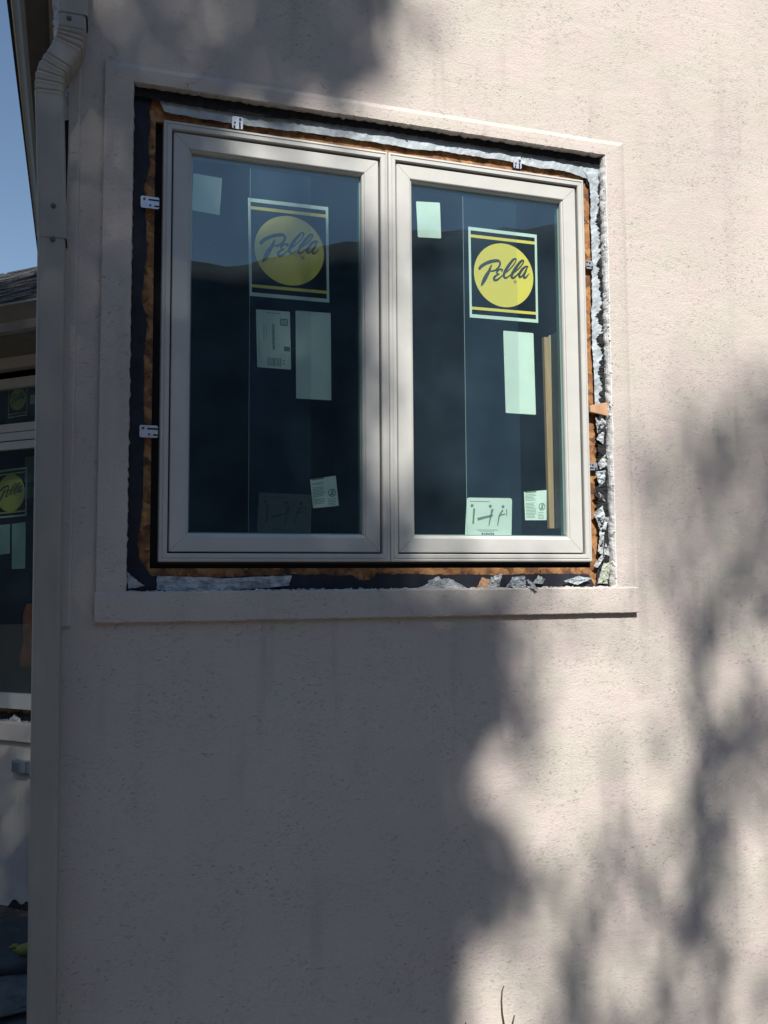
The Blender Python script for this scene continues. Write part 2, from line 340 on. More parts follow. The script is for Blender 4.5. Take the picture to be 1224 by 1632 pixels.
# foil flashing along the head, folded down the right jamb
sheet('head_flashing', [(244, 138), (400, 160), (600, 185), (800, 215), (965, 242)], [(262, 178), (300, 186), (400, 201), (500, 213), (600, 227), (660, 238), (700, 241), (760, 250), (800, 255), (862, 268), (900, 272), (936, 285)], .0075, FLASH, house, 260, 7, .0022, 0, .0022, seed=4, fr=32)
sheet('jamb_flashing', [(962, 262), (960, 300), (957, 350), (962, 400), (964, 470), (963, 520), (960, 560), (963, 600), (962, 650), (958, 676)], [(930, 270), (940, 296), (941, 350), (943, 400), (943, 470), (943, 520), (944, 560), (947, 610), (948, 645), (951, 676)], .0070, FLASH, house, 240, 6, .0025, .0065, .003, seed=6, fr=60)
sheet('tar_seam', [(214, 120), (400, 145), (600, 170), (800, 200), (975, 230)], [(214, 152), (300, 168), (400, 184), (500, 194), (600, 207), (700, 222), (800, 238), (880, 251), (962, 266)], -.001, TAR, house, 320, 4, .0028, 0, .002, seed=7, fr=70)
sheet('tar_seam', [(985, 250), (990, 400), (994, 600), (998, 800), (1002, 940)], [(955, 258), (956, 320), (952, 350), (958, 385), (954, 430), (960, 480), (953, 505), (961, 520), (953, 540), (960, 560), (955, 590), (961, 620), (950, 650), (953, 700), (954, 760), (950, 800), (958, 860), (960, 935)], .002, TAR, house, 420, 6, .011, 0, .007, seed=8, fr=85)
# white foam of the stucco system along the right reveal and crumbs on the sill
fm = MB(); rows = []
for (dx, y) in ((.0035, YT+.0012), (.0028, YT-.0012), (.0005, YT-.0010), (-.0025, -.016), (-.0045, -.008), (-.005, .000), (-.004, .008)):
    rows.append([(OX1+dx-(.001+.0035*(y > -.019))*abs(nz(k*.09, y*30, 0))-.0024*nz(k*.037, 0, 5)-.0007*nz(k*.45, y*40, 2), y+.001*nz(k*.2, y*30, 4), OZ0+(OZ1-.004-OZ0)*k/420) for k in range(421)])
fm.grid(rows); fm.build('foam_edge', FOAM, house)
def shard(mb, c, s, squash=(1, .6, 1), k=7, mi=0):
    pts = []
    for i in range(k):
        v = Vector((rnd.gauss(0, 1), rnd.gauss(0, 1), rnd.gauss(0, 1))).normalized(); pts.append(Vector((v.x*s*squash[0], v.y*s*squash[1], v.z*s*squash[2]))+Vector(c))
    import bmesh
    bm = bmesh.new(); [bm.verts.new(p) for p in pts]; bmesh.ops.convex_hull(bm, input=bm.verts); bm.verts.ensure_lookup_table()
    bm.verts.index_update(); mb.add([v.co.copy() for v in bm.verts], [tuple(v.index for v in f.verts) for f in bm.faces], mi); bm.free()
cr = MB()
for k in range(240):
    x = rnd.uniform(OX0, OX1); 
    if nz(x*9, 0, 0) < -.1 and rnd.random() < .7: continue
    shard(cr, (x, rnd.uniform(-.021, .005), OZ0+rnd.uniform(-.001, .002)), rnd.uniform(.0012, .0042), (1.4, 1, .8))
tag(cr.build('foam_crumbs', FOAM, house), None, None, kind='stuff')
cr = MB()
for k in range(260):
    z = rnd.uniform(OZ0, OZ1); shard(cr, (OX1+rnd.uniform(-.004, .003), rnd.uniform(-.024, .005), z), rnd.uniform(.001, .0045), (1.1, 1, 1.4))
tag(cr.build('foam_crumbs', FOAM, house), None, None, kind='stuff')
cr = MB()
for k in range(150):
    x = rnd.uniform(OX0, OX1); shard(cr, (x, YT+rnd.uniform(.0, .02), OZ1-rnd.uniform(0, .001)), rnd.uniform(.0012, .0035), (1.5, .8, .8))
tag(cr.build('stucco_crumbs', STUC, house), None, None, kind='stuff')

# torn scraps: each crumpled piece is a thing of its own
def scrap(px, Y, m, name, label, cat, group, seed, crk=.007, lift=0):
    P = [at(x, y, Y) for x, y in px]; n_ = 14; rows = []
    for j in range(n_+1):
        v = j/n_; row = []
        for i in range(n_+1):
            u = i/n_; p = (P[0]*(1-u)+P[1]*u)*(1-v)+(P[3]*(1-u)+P[2]*u)*v
            e = min(u, 1-u, v, 1-v); w = nz(p.x*120, p.z*120, seed)*.0025*(1 if e < .05 else 0)
            p = p+Vector((w, 0, w)); p.y -= abs(crk*(nz(p.x*55, p.z*55, seed)+.6*nz(p.x*150, p.z*150, seed+1)))+lift*v; row.append(p)
        rows.append(row)
    o = MB(); o.grid(rows); ob = o.build(name, m); sd = ob.modifiers.new('thickness', 'SOLIDIFY'); sd.thickness = .0012
    return tag(ob, label, cat, group)
G1 = 'torn scraps of flashing along the bottom of the opening'
G2 = 'torn scraps of membrane down the right side of the opening'
scrap([(250, 918), (352, 921), (350, 942), (250, 940)], 0.0070, WRAP, 'flashing_scrap', 'long grey torn flashing strip under the lower left window corner', 'scrap', G1, 1)
scrap([(352, 922), (465, 917), (460, 934), (350, 943)], 0.0050, WRAP, 'flashing_scrap', 'wrinkled grey flashing strip with a fish tail end below the left pane', 'scrap', G1, 2)
scrap([(203, 910), (206, 916), (231, 934), (204, 938)], -0.0170, WRAP, 'flashing_scrap', 'pointed grey membrane flap in the bottom left corner of the opening', 'scrap', G1, 3, .004)
scrap([(660, 940), (692, 925), (716, 921), (745, 938)], -0.0030, WRAP, 'flashing_scrap', 'pale triangular scrap on the ledge below the mullion right side', 'scrap', G1, 4, .006)
scrap([(682, 926), (700, 918), (712, 938), (684, 942)], 0.0030, WRAP, 'flashing_scrap', 'small crumpled scrap with foam bits just right of the mullion foot', 'scrap', G1, 5, .009)
scrap([(758, 940), (768, 920), (784, 925), (776, 940)], -0.0010, PINE, 'wood_splinter', 'small brown wood splinter on the ledge below the instruction card', 'splinter', None, 6, .004)
scrap([(776, 938), (782, 920), (800, 914), (794, 936)], -0.0010, WRAP, 'flashing_scrap', 'whitish curled scrap right of the brown wood splinter', 'scrap', G1, 7, .009)
scrap([(806, 936), (815, 920), (836, 918), (838, 934)], -0.0010, FLASH, 'flashing_scrap', 'dull grey crumpled lump below the warning label of right pane', 'scrap', G1, 8, .011)
scrap([(838, 924), (843, 924), (858, 938), (853, 941)], -0.0350, WRAP, 'flashing_scrap', 'thin grey splinter hanging over the front of the sill', 'scrap', G1, 9, .003)
scrap([(848, 930), (858, 917), (868, 923), (864, 931)], -0.0010, WRAP, 'flashing_scrap', 'small white folded scrap between grey lump and right corner', 'scrap', G1, 10, .006)
scrap([(898, 926), (922, 918), (943, 922), (920, 932)], -0.0010, FLASH, 'flashing_scrap', 'bright foil scrap lying near the lower right window corner', 'scrap', G1, 11, .008)
for k, (px, m, lb) in enumerate([
    ([(949, 665), (958, 660), (966, 676), (952, 690)], WRAP, 'pale torn scrap right under the brown wooden wedge'),
    ([(955, 690), (962, 688), (961, 708), (950, 700)], WRAP, 'narrow grey curl between wooden wedge and lower right clip'),
    ([(952, 738), (966, 722), (967, 742), (956, 748)], WRAP, 'white wedge shaped scrap directly above the lower right clip'),
    ([(949, 752), (964, 750), (963, 768), (954, 776)], FLASH, 'bluish grey scrap directly below the lower right clip'),
    ([(954, 784), (960, 790), (966, 800), (956, 794)], WRAP, 'thin light splinter against black tar left of foam edge'),
    ([(945, 818), (960, 806), (963, 826), (948, 826)], WRAP, 'whitish crumpled scrap beside the lower part of right frame'),
    ([(950, 826), (971, 824), (962, 850), (955, 842)], WRAP, 'large cream folded flap hanging beside the frame'),
    ([(956, 842), (963, 838), (960, 884), (952, 880)], WRAP, 'long narrow cream ribbon running down beside the frame'),
    ([(962, 866), (972, 870), (973, 886), (963, 884)], WRAP, 'small grey square scrap near foam edge above the corner'),
    ([(960, 882), (964, 886), (952, 905), (946, 902)], WRAP, 'twisted pale strand crossing the wood near lower right corner'),
    ([(961, 898), (973, 896), (968, 930), (952, 930)], mat('green_membrane', (.34, .37, .30), .8, var=.3, vscale=40, bump=.002, bscale=60), 'greenish patch of membrane in the bottom right corner'),
    ]):
    scrap(px, .002, m, 'membrane_scrap', lb, 'scrap', G2, 20+k, .007)
o = MB(); P = [at(938, 647, .0), at(966, 642, .0), at(968, 664, .0), (at(939, 657, .0))]
o.prism([p+Vector((0, -.008, 0)) for p in P], (0, .016, 0)); tag(bev(o.build('wooden_wedge', PINE), .001), 'short brown wooden wedge sticking out beside the right frame', 'wedge')

# rooms behind the glass
rm = MB(); x0, x1, y0, y1, z0, z1 = -.20, 3.2, .20, 4.2, .5, 3.3
for q in ([(x0, y1, z0), (x1, y1, z0), (x1, y1, z1), (x0, y1, z1)], [(x0, y0, z0), (x0, y1, z0), (x0, y1, z1), (x0, y0, z1)], [(x1, y0, z0), (x1, y1, z0), (x1, y1, z1), (x1, y0, z1)], [(x0, y0, z1), (x1, y0, z1), (x1, y1, z1), (x0, y1, z1)], [(x0, y0, z0), (x1, y0, z0), (x1, y1, z0), (x0, y1, z0)]):
    rm.add(q, [(0, 1, 2, 3)])
for (a, b_, c_, d_) in ((x0, 0, z0, z1), (1.222, x1, z0, z1), (0, 1.222, z0, 1.6), (0, 1.222, 2.74, z1)): rm.add([(a, y0, c_), (b_, y0, c_), (b_, y0, d_), (a, y0, d_)], [(0, 1, 2, 3)])
for q in ([(0, .05, 1.6), (1.22, .05, 1.6), (1.22, y0, 1.6), (0, y0, 1.6)], [(0, .05, 2.74), (1.22, .05, 2.74), (1.22, y0, 2.74), (0, y0, 2.74)], [(0, .05, 1.6), (0, y0, 1.6), (0, y0, 2.74), (0, .05, 2.74)], [(1.222, .05, 1.6), (1.222, y0, 1.6), (1.222, y0, 2.74), (1.222, .05, 2.74)]): rm.add(q, [(0, 1, 2, 3)])
rm.build('room_interior', ROOM, house)

# ------------------------------------------------------------------ the new casement window
WW, WZ0, WZ1 = 1.22, 1.6, 2.7395
win = empty('casement_window', (WW/2, 0, WZ0), 'large twin casement window with pale taupe frame, stickers on glass, set in cut opening', 'window', None)
def ring_sides(prof, x0, x1, z0, z1, gap=.0004):
    """mitred picture-frame members; prof = [(inset, y)]; a hairline seam is left at each mitre"""
    m = MB()
    for side in range(4):
        rows = []
        for (a, y) in prof:
            if side == 0: p, q = (x0+a+gap, z0+a), (x1-a-gap, z0+a)
            elif side == 1: p, q = (x1-a, z0+a+gap), (x1-a, z1-a-gap)
            elif side == 2: p, q = (x1-a-gap, z1-a), (x0+a+gap, z1-a)
            else: p, q = (x0+a, z1-a-gap), (x0+a, z0+a+gap)
            rows.append([(p[0], y, p[1]), (q[0], y, q[1])])
        m.grid(rows)
    return m
FP = [(0, .05), (0, .004), (.002, .0008), (.0065, 0), (.008, .0022), (.0095, .0022), (.011, .0), (.0195, 0), (.0215, .0022), (.022, .05)]
SP = [(.0255, .05), (.0255, .010), (.0275, .0075), (.064, .0075), (.066, .0085), (.0675, .0115), (.0705, .0125), (.073, .0165), (.0735, .05)]
JX = .6065
for (a, b_) in ((0, JX-.0005), (JX+.0005, WW)):
    o = ring_sides(FP, a, b_, WZ0, WZ1, .0002).build('outer_frame', FRAME, win)
    s_ = ring_sides(SP, a, b_, WZ0, WZ1, .00045).build('sash', FRAME, win)
    bk = MB(); 
    for (q0, q1, r0, r1) in ((a+.0215, b_-.0215, WZ0+.0215, WZ0+.060), (a+.0215, b_-.0215, WZ1-.060, WZ1-.0215), (a+.0215, a+.060, WZ0+.060, WZ1-.060), (b_-.060, b_-.0215, WZ0+.060, WZ1-.060)):
        bk.box(q0, q1, .018, .049, r0, r1)
    bk.build('gasket', RUBBER, s_)
    gl = MB(); gl.box(a+.068, b_-.068, .0235, .0265, WZ0+.068, WZ1-.068); gp_ = gl.build('glass_pane', GL, s_)
    ja = MB()
    for (q0, q1, r0, r1) in ((a+.045, a+.0765, WZ0+.08, WZ1-.08), (b_-.0765, b_-.045, WZ0+.08, WZ1-.08), (a+.045, b_-.045, WZ0+.05, WZ0+.0765), (a+.045, b_-.045, WZ1-.0765, WZ1-.05)):
        ja.box(q0, q1, .0275, .044, r0, r1)
    ja.build('glazing_spacer', mat('spacer_grey', (.30, .36, .33), .5), s_)
    # protective film strip stuck behind the pane, with its brighter cut edge
    fx0 = at(398, 500, .029).x if a == 0 else at(740, 500, .029).x
    fw_ = .165 if a == 0 else .168
    fl = MB(); fl.box(fx0, fx0+fw_, .0280, .0282, WZ0+.075, WZ1-.082); fl.box(fx0-.0014, fx0, .0276, .0286, WZ0+.075, WZ1-.082, 1); fl.build('film_strip', [FILM, FILME], s_)
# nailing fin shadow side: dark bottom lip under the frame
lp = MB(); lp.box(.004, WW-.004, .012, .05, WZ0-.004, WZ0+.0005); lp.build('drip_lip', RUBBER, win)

def clip(cx, cy, w, h, rot, Y, label, m=STEEL):
    """steel mounting clip: plate with rounded free end, a slot and two screws"""
    e = empty('mounting_clip', (0, 0, 0), None, None); e.parent = win; e.matrix_parent_inverse = wm(win).inverted(); e['label'] = label
    c = at(cx, cy, Y); u = Vector((math.cos(rot), 0, math.sin(rot))); v = Vector((-math.sin(rot), 0, math.cos(rot)))
    return e
def clip_mesh(cx, cy, w, h, rot, Y, label, bend=0, m=STEEL):
    c = at(cx, cy, Y); u = Vector((math.cos(rot), 0, math.sin(rot))); v = Vector((-math.sin(rot), 0, math.cos(rot)))
    r_ = .004; pts = []
    for (sx, sy) in ((-1, -1), (1, -1), (1, 1), (-1, 1)):
        q = Vector((sx*(w/2-r_), sy*(h/2-r_))); a0 = math.atan2(sy, sx)
        for k in (-1, 0, 1): pts.append(c+u*(q.x+r_*math.cos(a0+k*R(45)))+v*(q.y+r_*math.sin(a0+k*R(45))))
    mb = MB(); mb.prism(pts, (0, .0016, 0))
    o = bev(mb.build('mounting_clip', m, win), .0003, 1); o['label'] = label
    sc = MB(); fr = Vector((0, -.0012, 0))
    sc.disc(c-u*w*.30+v*h*.25+fr*.2, u, v, .0033, 14, fr*1.4); sc.disc(c+u*w*.02-v*h*.24+fr*.2, u, v, .0026, 12, fr*1.2)
    sc.build('screw', mat('screw_dark', (.10, .10, .11), .4, metal=.6), o)
    sl_ = MB(); 
    for (uu, vv, ll) in ((.22, .22, .30), (.38, -.28, .14)):
        p = c+u*w*uu+v*h*vv+fr*.15; a_, b2 = u*w*ll, v*.0022
        sl_.prism([p-a_-b2, p+a_-b2, p+a_+b2, p-a_+b2] if uu+ll < .51 else [p-a_-b2, p+u*w*(.49-uu)-b2, p+u*w*(.49-uu)+b2, p-a_+b2], fr*.1)
    sl_.build('slot', DARK, o)
clip_mesh(239, 322.5, .046, .031, 0, .003, 'upper left steel clip with slot and two screws, on black paper')
clip_mesh(237, 687.5, .045, .031, 0, .003, 'lower left steel clip with slot and two screws')
clip_mesh(378.5, 195.5, .034, .029, -math.pi/2, .003, 'bright steel clip above the left sash')
clip_mesh(825, 260.5, .030, .026, -math.pi/2, .003, 'steel clip above the right sash')
DST = mat('dull_steel', (.30, .34, .38), .5, metal=.4, var=.15, vscale=50)
clip_mesh(940, 422, .024, .025, math.pi, .003, 'dull grey clip high on the right side', m=DST)
clip_mesh(945, 743.5, .030, .022, math.pi, .003, 'dull grey clip low on the right side', m=DST)

# ------------------------------------------------------------------ stickers behind the glass
def bil(P, u, v): return (P[0]*(1-u)+P[1]*u)*(1-v)+(P[3]*(1-u)+P[2]*u)*v     # P: TL TR BR BL, v downwards
def catmull(pts, n=7):
    out = []; P = [pts[0]]+pts+[pts[-1]]
    for i in range(1, len(P)-2):
        for k in range(n):
            t = k/n; a, b, c, d = P[i-1], P[i], P[i+1], P[i+2]
            out.append(tuple(.5*((2*b[j])+(-a[j]+c[j])*t+(2*a[j]-5*b[j]+4*c[j]-d[j])*t*t+(-a[j]+3*b[j]-3*c[j]+d[j])*t**3) for j in range(3)))
    out.append(tuple(pts[-1])); return out
# brush strokes of the script word, (u, v, width) in sticker units measured from the photograph
def uvc(x, y):      # enlarged photo crop of the right sticker -> sticker uv (inverse perspective by fixed point search)
    u, v = .5, .5
    TL, TR, BR, BL = (115, 97), (1040, 203), (1060, 1400), (130, 1330)
    for _ in range(30):
        px = (TL[0]*(1-u)+TR[0]*u)*(1-v)+(BL[0]*(1-u)+BR[0]*u)*v; py = (TL[1]*(1-u)+TR[1]*u)*(1-v)+(BL[1]*(1-u)+BR[1]*u)*v
        u += (x-px)/925; v += (y-py)/1210
    return u, v
STROKES = [
    [(260, 670, 34), (288, 636, 42), (340, 602, 42), (400, 576, 44), (460, 563, 42), (508, 561, 38), (533, 580, 28), (536, 610, 26), (516, 650, 24), (480, 685, 22), (440, 700, 20), (405, 702, 12)],
    [(424, 618, 14), (406, 660, 28), (385, 710, 38), (355, 762, 50), (325, 820, 50), (300, 870, 36), (284, 902, 12)],
    [(556, 708, 12), (569, 682, 20), (542, 676, 22), (510, 690, 26), (493, 714, 26), (500, 734, 22), (526, 744, 12)],
    [(520, 747, 12), (482, 764, 26), (456, 795, 32), (462, 824, 30), (496, 820, 26), (536, 790, 18), (585, 745, 13), (640, 700, 15), (692, 648, 15), (732, 596, 15), (755, 552, 16), (746, 532, 18), (716, 545, 26), (670, 600, 34), (626, 665, 38), (592, 730, 36), (586, 768, 30), (606, 792, 22), (640, 780, 14), (690, 742, 12), (742, 706, 14), (792, 662, 15), (832, 614, 15), (856, 572, 16), (846, 554, 18), (816, 568, 26), (770, 625, 34), (726, 690, 38), (694, 748, 34), (694, 778, 28), (714, 791, 20), (750, 766, 14), (785, 728, 11)],
    [(916, 638, 18), (890, 638, 24), (850, 665, 32), (815, 710, 36), (795, 755, 34), (806, 784, 26), (836, 764, 18), (870, 716, 15), (905, 662, 14)],
    [(910, 646, 14), (886, 700, 28), (862, 755, 32), (862, 788, 30), (888, 786, 22), (914, 758, 14), (934, 736, 7)]]
UVS = [[(*uvc(x, y), w/925) for (x, y, w) in catmull(s_)] for s_ in STROKES]
def brand_sticker(P, label, nrm=Vector((0, -1, 0)), dim=1, group='round logo stickers on the glass'):
    e = empty('logo_sticker', bil(P, .5, 1), label, 'sticker', group)
    W_ = (P[1]-P[0]).length; H_ = (P[3]-P[0]).length; n_ = nrm*.0003
    def rect(mb, u0, u1, v0, v1, o=0): mb.prism([bil(P, u0, v0)+nrm*o, bil(P, u1, v0)+nrm*o, bil(P, u1, v1)+nrm*o, bil(P, u0, v1)+nrm*o], n_)
    b = MB(); bw = .032; bh = .0375
    ro, ri = [(0, 0), (1, 0), (1, 1), (0, 1)], [(bw, bh), (1-bw, bh), (1-bw, 1-bh), (bw, 1-bh)]
    for off in (0, 1):
        pass
    for k in range(4):
        a, b1, c, d = ro[k], ro[(k+1) % 4], ri[(k+1) % 4], ri[k]
        b.prism([bil(P, *a), bil(P, *b1), bil(P, *c), bil(P, *d)], n_)
    b.build('border', BORD, e)
    for (v0, v1) in ((.082, .115), (.880, .911)):
        s_ = MB(); rect(s_, bw, 1-bw, v0, v1); s_.build('stripe', PAPERY, e)
    cu, cv, r_ = .504, .5, .434
    d = MB(); d.prism([bil(P, cu+r_*math.cos(2*math.pi*k/64), cv+r_*W_/H_*math.sin(2*math.pi*k/64)) for k in range(64)], n_); d.build('disc', PAPERY, e)
    L = MB(); asp = W_/H_; u0 = Vector((P[1]-P[0])); v0_ = Vector((P[3]-P[0]))
    lay = 0
    for st in UVS:
        lay += 1; L3 = []; Rr = []
        for i, (u, v, w) in enumerate(st):
            a = st[max(0, i-1)]; c = st[min(len(st)-1, i+1)]; tx, ty = (c[0]-a[0])*W_, (c[1]-a[1])*H_; l = math.hypot(tx, ty) or 1; nx, ny = -ty/l, tx/l
            hw = w*W_*.48; q = bil(P, u, v)+nrm*(.0005+.00006*lay+.000008*i)
            L3.append(q+u0.normalized()*nx*hw+v0_.normalized()*ny*hw); Rr.append(q-u0.normalized()*nx*hw-v0_.normalized()*ny*hw)
        L.grid([L3, Rr])
        for (u, v, w) in (st[0], st[-1]):
            q = bil(P, u, v)+nrm*(.0005+.00006*lay); L.disc(q, u0.normalized(), v0_.normalized(), w*W_*.48, 12)
    L.build('lettering', INK, e)
    uu, vv = uvc(742, 845); t_ = MB(); t_.disc(bil(P, uu, vv)+nrm*.0005, u0.normalized(), v0_.normalized(), .024*W_, 18); t_.build('trademark_dot', mat('dot_print', (.42, .36, .08), .7), e)
    return e
def quad(pts, Y=.030): return [at(x, y, Y) for x, y in pts]
def cr5(pts): return [(380+x/6.8, 300+y/6.8) for x, y in pts]
PL = quad(cr5([(103, 103), (972, 205), (985, 1240), (118, 1165)]))
PR = quad([(620+x/4.08, 270+y/4.08) for x, y in [(515, 372), (960, 425), (970, 998), (525, 962)]])
brand_sticker(PL, 'yellow round logo sticker in white square border, shaded, on the left large pane')
brand_sticker(PR, 'bright sunlit yellow round logo sticker with white border on the right large pane')
def rrect(P, r_=.04, inset=0, k=4):
    W_ = (P[1]-P[0]).length; H_ = (P[3]-P[0]).length; out = []
    for (cu, cv, a0) in ((1, 0, -90), (1, 1, 0), (0, 1, 90), (0, 0, 180)):
        for i in range(k+1):
            a = R(a0+90*i/k); uu = (1-r_/W_ if cu else r_/W_)+math.cos(a)*r_/W_; vv = (1-r_/H_ if cv else r_/H_)+math.sin(a)*r_/H_
            out.append(bil(P, uu, vv))
    return out
def plain(P, name, label, group, r_=.003, m=PAPERW, cat='label', nrm=Vector((0, -1, 0))):
    o = MB(); o.prism(rrect(P, r_), nrm*.0003); return tag(o.build(name, m), label, cat, group)
GB, GT = 'small blank labels at the top corners of panes', 'tall blank labels under the logo stickers'
plain(quad([(308, 276), (354, 284), (350, 343), (306, 335)]), 'blank_label', 'small blank pale label near the top left corner of left pane', GB)
plain(quad([(663, 321), (701, 323), (703, 380), (666, 378)]), 'blank_label', 'small blank sunlit label near the top left corner of right pane', GB)
plain(quad([(471, 495), (527, 499), (528, 638), (472, 635)]), 'tall_label', 'tall blank grey green label beside the barcode label on left pane', GT, .001)
plain(quad([(802, 527), (850, 531), (854, 661), (806, 658)]), 'tall_label', 'tall blank bright sunlit label on the right pane below the logo', GT, .002)
def printed(P, name, label, group, marks, m=PAPERW, r_=.002, cat='label', ink=GREYI, nrm=Vector((0, -1, 0))):
    e = empty(name, bil(P, .5, 1), label, cat, group)
    o = MB(); o.prism(rrect(P, r_), nrm*.0003); o.build('sheet', m, e)
    k = MB(); W_ = (P[1]-P[0]).length; H_ = (P[3]-P[0]).length; n_ = nrm*.0005; U_ = (P[1]-P[0]).normalized(); V_ = (P[3]-P[0]).normalized()
    for mk in marks:
        if mk[0] == 'r': _, u0, u1, v0, v1 = mk; k.add([bil(P, u0, v0)+n_, bil(P, u1, v0)+n_, bil(P, u1, v1)+n_, bil(P, u0, v1)+n_], [(0, 1, 2, 3)])
        elif mk[0] == 'c': _, u, v, r2 = mk; k.disc(bil(P, u, v)+n_*1.1, U_, V_, r2*W_, 16)
        elif mk[0] == 'o':
            _, u, v, r2, w = mk; a = [bil(P, u, v)+n_+U_*math.cos(t*math.pi/12)*r2*W_+V_*math.sin(t*math.pi/12)*r2*W_ for t in range(25)]; b_ = [bil(P, u, v)+n_+(U_*math.cos(t*math.pi/12)+V_*math.sin(t*math.pi/12))*(r2-w)*W_ for t in range(25)]; k.grid([a, b_])
        elif mk[0] == 'l':
            _, u0, v0, u1, v1, w0, w1 = mk; a, b_ = bil(P, u0, v0)+n_*1.2, bil(P, u1, v1)+n_*1.2; d = (b_-a).normalized(); q = d.cross(nrm)
            k.add([a+q*w0*W_, b_+q*w1*W_, b_-q*w1*W_, a-q*w0*W_], [(0, 1, 2, 3)])
    k.build('print', ink, e); return e
mk = []
for (u0, u1) in ((.19, .205), (.225, .237), (.29, .304), (.07, .082)):
    v = .25 if u0 > .1 else .4
    while v < (.50 if u0 > .1 else .83): l = rnd.uniform(.01, .03); mk.append(('r', u0, u1, v, v+l)); v += l+.008
v = .24
while v < .68: l = rnd.uniform(.012, .03); mk.append(('r', .46, .53, v, v+l)); v += l+.007
u = .30
while u < .7: mk.append(('r', u, u+.02, .035, .052)); u += .03
u = .30
while u < .72: w = rnd.choice((.012, .018, .026)); mk.append(('r', u, u+w, .82, .965)); u += w+.017
mk += [('r', .70, .93, .13, .145), ('r', .70, .93, .235, .25), ('r', .70, .725, .13, .25), ('r', .905, .93, .13, .25), ('o', .815, .19, .085, .022), ('r', .795, .835, .165, .215), ('r', .80, .98, .61, .69)]
for k in range(8): mk.append(('r', .74+.02*(k % 4), .752+.02*(k % 4), .85+.05*(k//4), .875+.05*(k//4)))
printed(quad([(408, 493), (462, 497), (464, 589), (410, 585)]), 'barcode_label', 'white label with sideways print and a barcode under the left logo sticker', None, mk)
def card_marks():
    m_ = [('r', .07, .50, .085, .10)]+[('c', x, y, .034) for x, y in ((.12, .20), (.52, .21), (.80, .22))]
    m_ += [('l', .17, .27, .16, .66, .022, .018), ('l', .25, .54, .58, .44, .03, .02), ('l', .57, .28, .53, .5, .026, .02), ('l', .53, .5, .50, .70, .018, .01), ('l', .80, .30, .72, .46, .018, .02), ('l', .72, .46, .69, .70, .018, .01), ('l', .74, .44, .86, .40, .014, .012), ('l', .88, .28, .89, .46, .012, .008),
           ('r', .25, .70, .80, .815), ('r', .30, .62, .84, .85)]
    for k in range(6): m_.append(('r', .345+.048*k, .385+.048*k, .875+.008*(k % 2), .955-.01*((k+1) % 2)))
    return m_
printed(quad([(744, 793), (816, 794), (815, 857), (741, 857)]), 'instruction_card', 'rounded pale instruction card with figures, sunlit, foot of the right pane', 'instruction cards standing at the foot of panes', card_marks(), r_=.007, cat='card')
printed(quad([(413, 785), (497, 788), (495, 857), (409, 857)]), 'instruction_card', 'shade-darkened instruction card with faint figures, foot of the left pane', 'instruction cards standing at the foot of panes', card_marks(), r_=.004, cat='card', m=CARD_SHADED, ink=INK)
def warn_marks():
    m_ = []
    for k in range(17):
        v = .10+.05*k
        if rnd.random() < .85: m_.append(('r', .05, rnd.uniform(.40, .54), v, v+.018))
    for k in range(5): m_.append(('r', .60, rnd.uniform(.8, .95), .74+.05*k, .755+.05*k))
    m_ += [('o', .79, .55, .15, .035), ('l', .69, .66, .89, .44, .018, .018), ('c', .76, .60, .03), ('l', .78, .47, .82, .62, .02, .03), ('r', .05, .54, -.005, .05)]
    return m_
GW = 'warning labels with a crossed circle at the bottom of panes'
printed(quad([(494, 764), (535, 758), (540, 806), (499, 810)]), 'warning_label', 'tilted dim warning label with crossed circle on the left pane', GW, warn_marks())
printed(quad([(835, 784), (871, 781), (871, 829), (837, 829)]), 'warning_label', 'upright sunlit warning label with crossed circle on the right pane', GW, warn_marks())
# pine board standing inside against the right jamb
b = MB(); A = at(866, 537, .10); A2 = at(875, 842, .10); Bm = at(872, 530, .148)
xr = at(898, 700, .05).x+.012
z0_, z1_ = A2.z, A.z
b.hexa([(A2.x, .11, z0_), (A2.x+.002, .10, z0_), (A2.x+.02, .097, z0_), (xr+.035, .16, z0_), (A.x, .11, z1_), (A.x+.002, .10, z1_), (A.x+.02, .097, z1_), (xr+.035, .16, z1_)])
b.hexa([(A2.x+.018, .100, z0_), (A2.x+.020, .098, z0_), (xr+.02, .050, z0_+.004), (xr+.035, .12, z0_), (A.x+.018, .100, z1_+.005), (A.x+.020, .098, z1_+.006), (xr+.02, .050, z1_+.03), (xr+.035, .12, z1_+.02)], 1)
print('board', A2.x, A.x, xr)
tag(b.build('pine_board', [PINE, mat('pine_lit_face', (.66, .56, .42), .7, var=.15, vscale=9, stretch=(5, 5, .4))]), 'tan pine board standing inside behind the right edge of right pane', 'board')  # second pine is lightened: indoor light painted onto the shaded face

# ------------------------------------------------------------------ downspout
ds = empty('downspout', at(66, 1632, -.08), 'tan rectangular downspout with two ribbed elbows at the left wall corner', 'downspout')
def pipe(pts, w, d, mb=None, rc=.010, ribs=None, grow=None):
    """rounded rectangular pipe along centre points"""
    mb = mb or MB(); rows = []
    for i, p in enumerate(pts):
        t = (pts[min(i+1, len(pts)-1)]-pts[max(i-1, 0)]).normalized(); b = Vector((0, 1, 0)); a = b.cross(t).normalized()
        k = 1 if grow is None else grow[i]; row = []
        for (sx, sy, a0) in ((1, 1, 0), (-1, 1, 90), (-1, -1, 180), (1, -1, 270)):
            for q in range(5):
                an = R(a0+90*q/4); row.append(p+a*(sx*(w/2-rc)+math.cos(an)*rc)*k+b*(sy*(d/2-rc)+math.sin(an)*rc)*k)
        rows.append(row)
    mb.grid(rows, close=True); return mb
YP = -.078
def dense(pl, n):
    pts = [at(x, y, YP) for x, y in pl]; out = []
    for a, b in zip(pts, pts[1:]): out += [a.lerp(b, k/n) for k in range(n)]
    return out+[pts[-1]]
PW, PD = .0635, .075
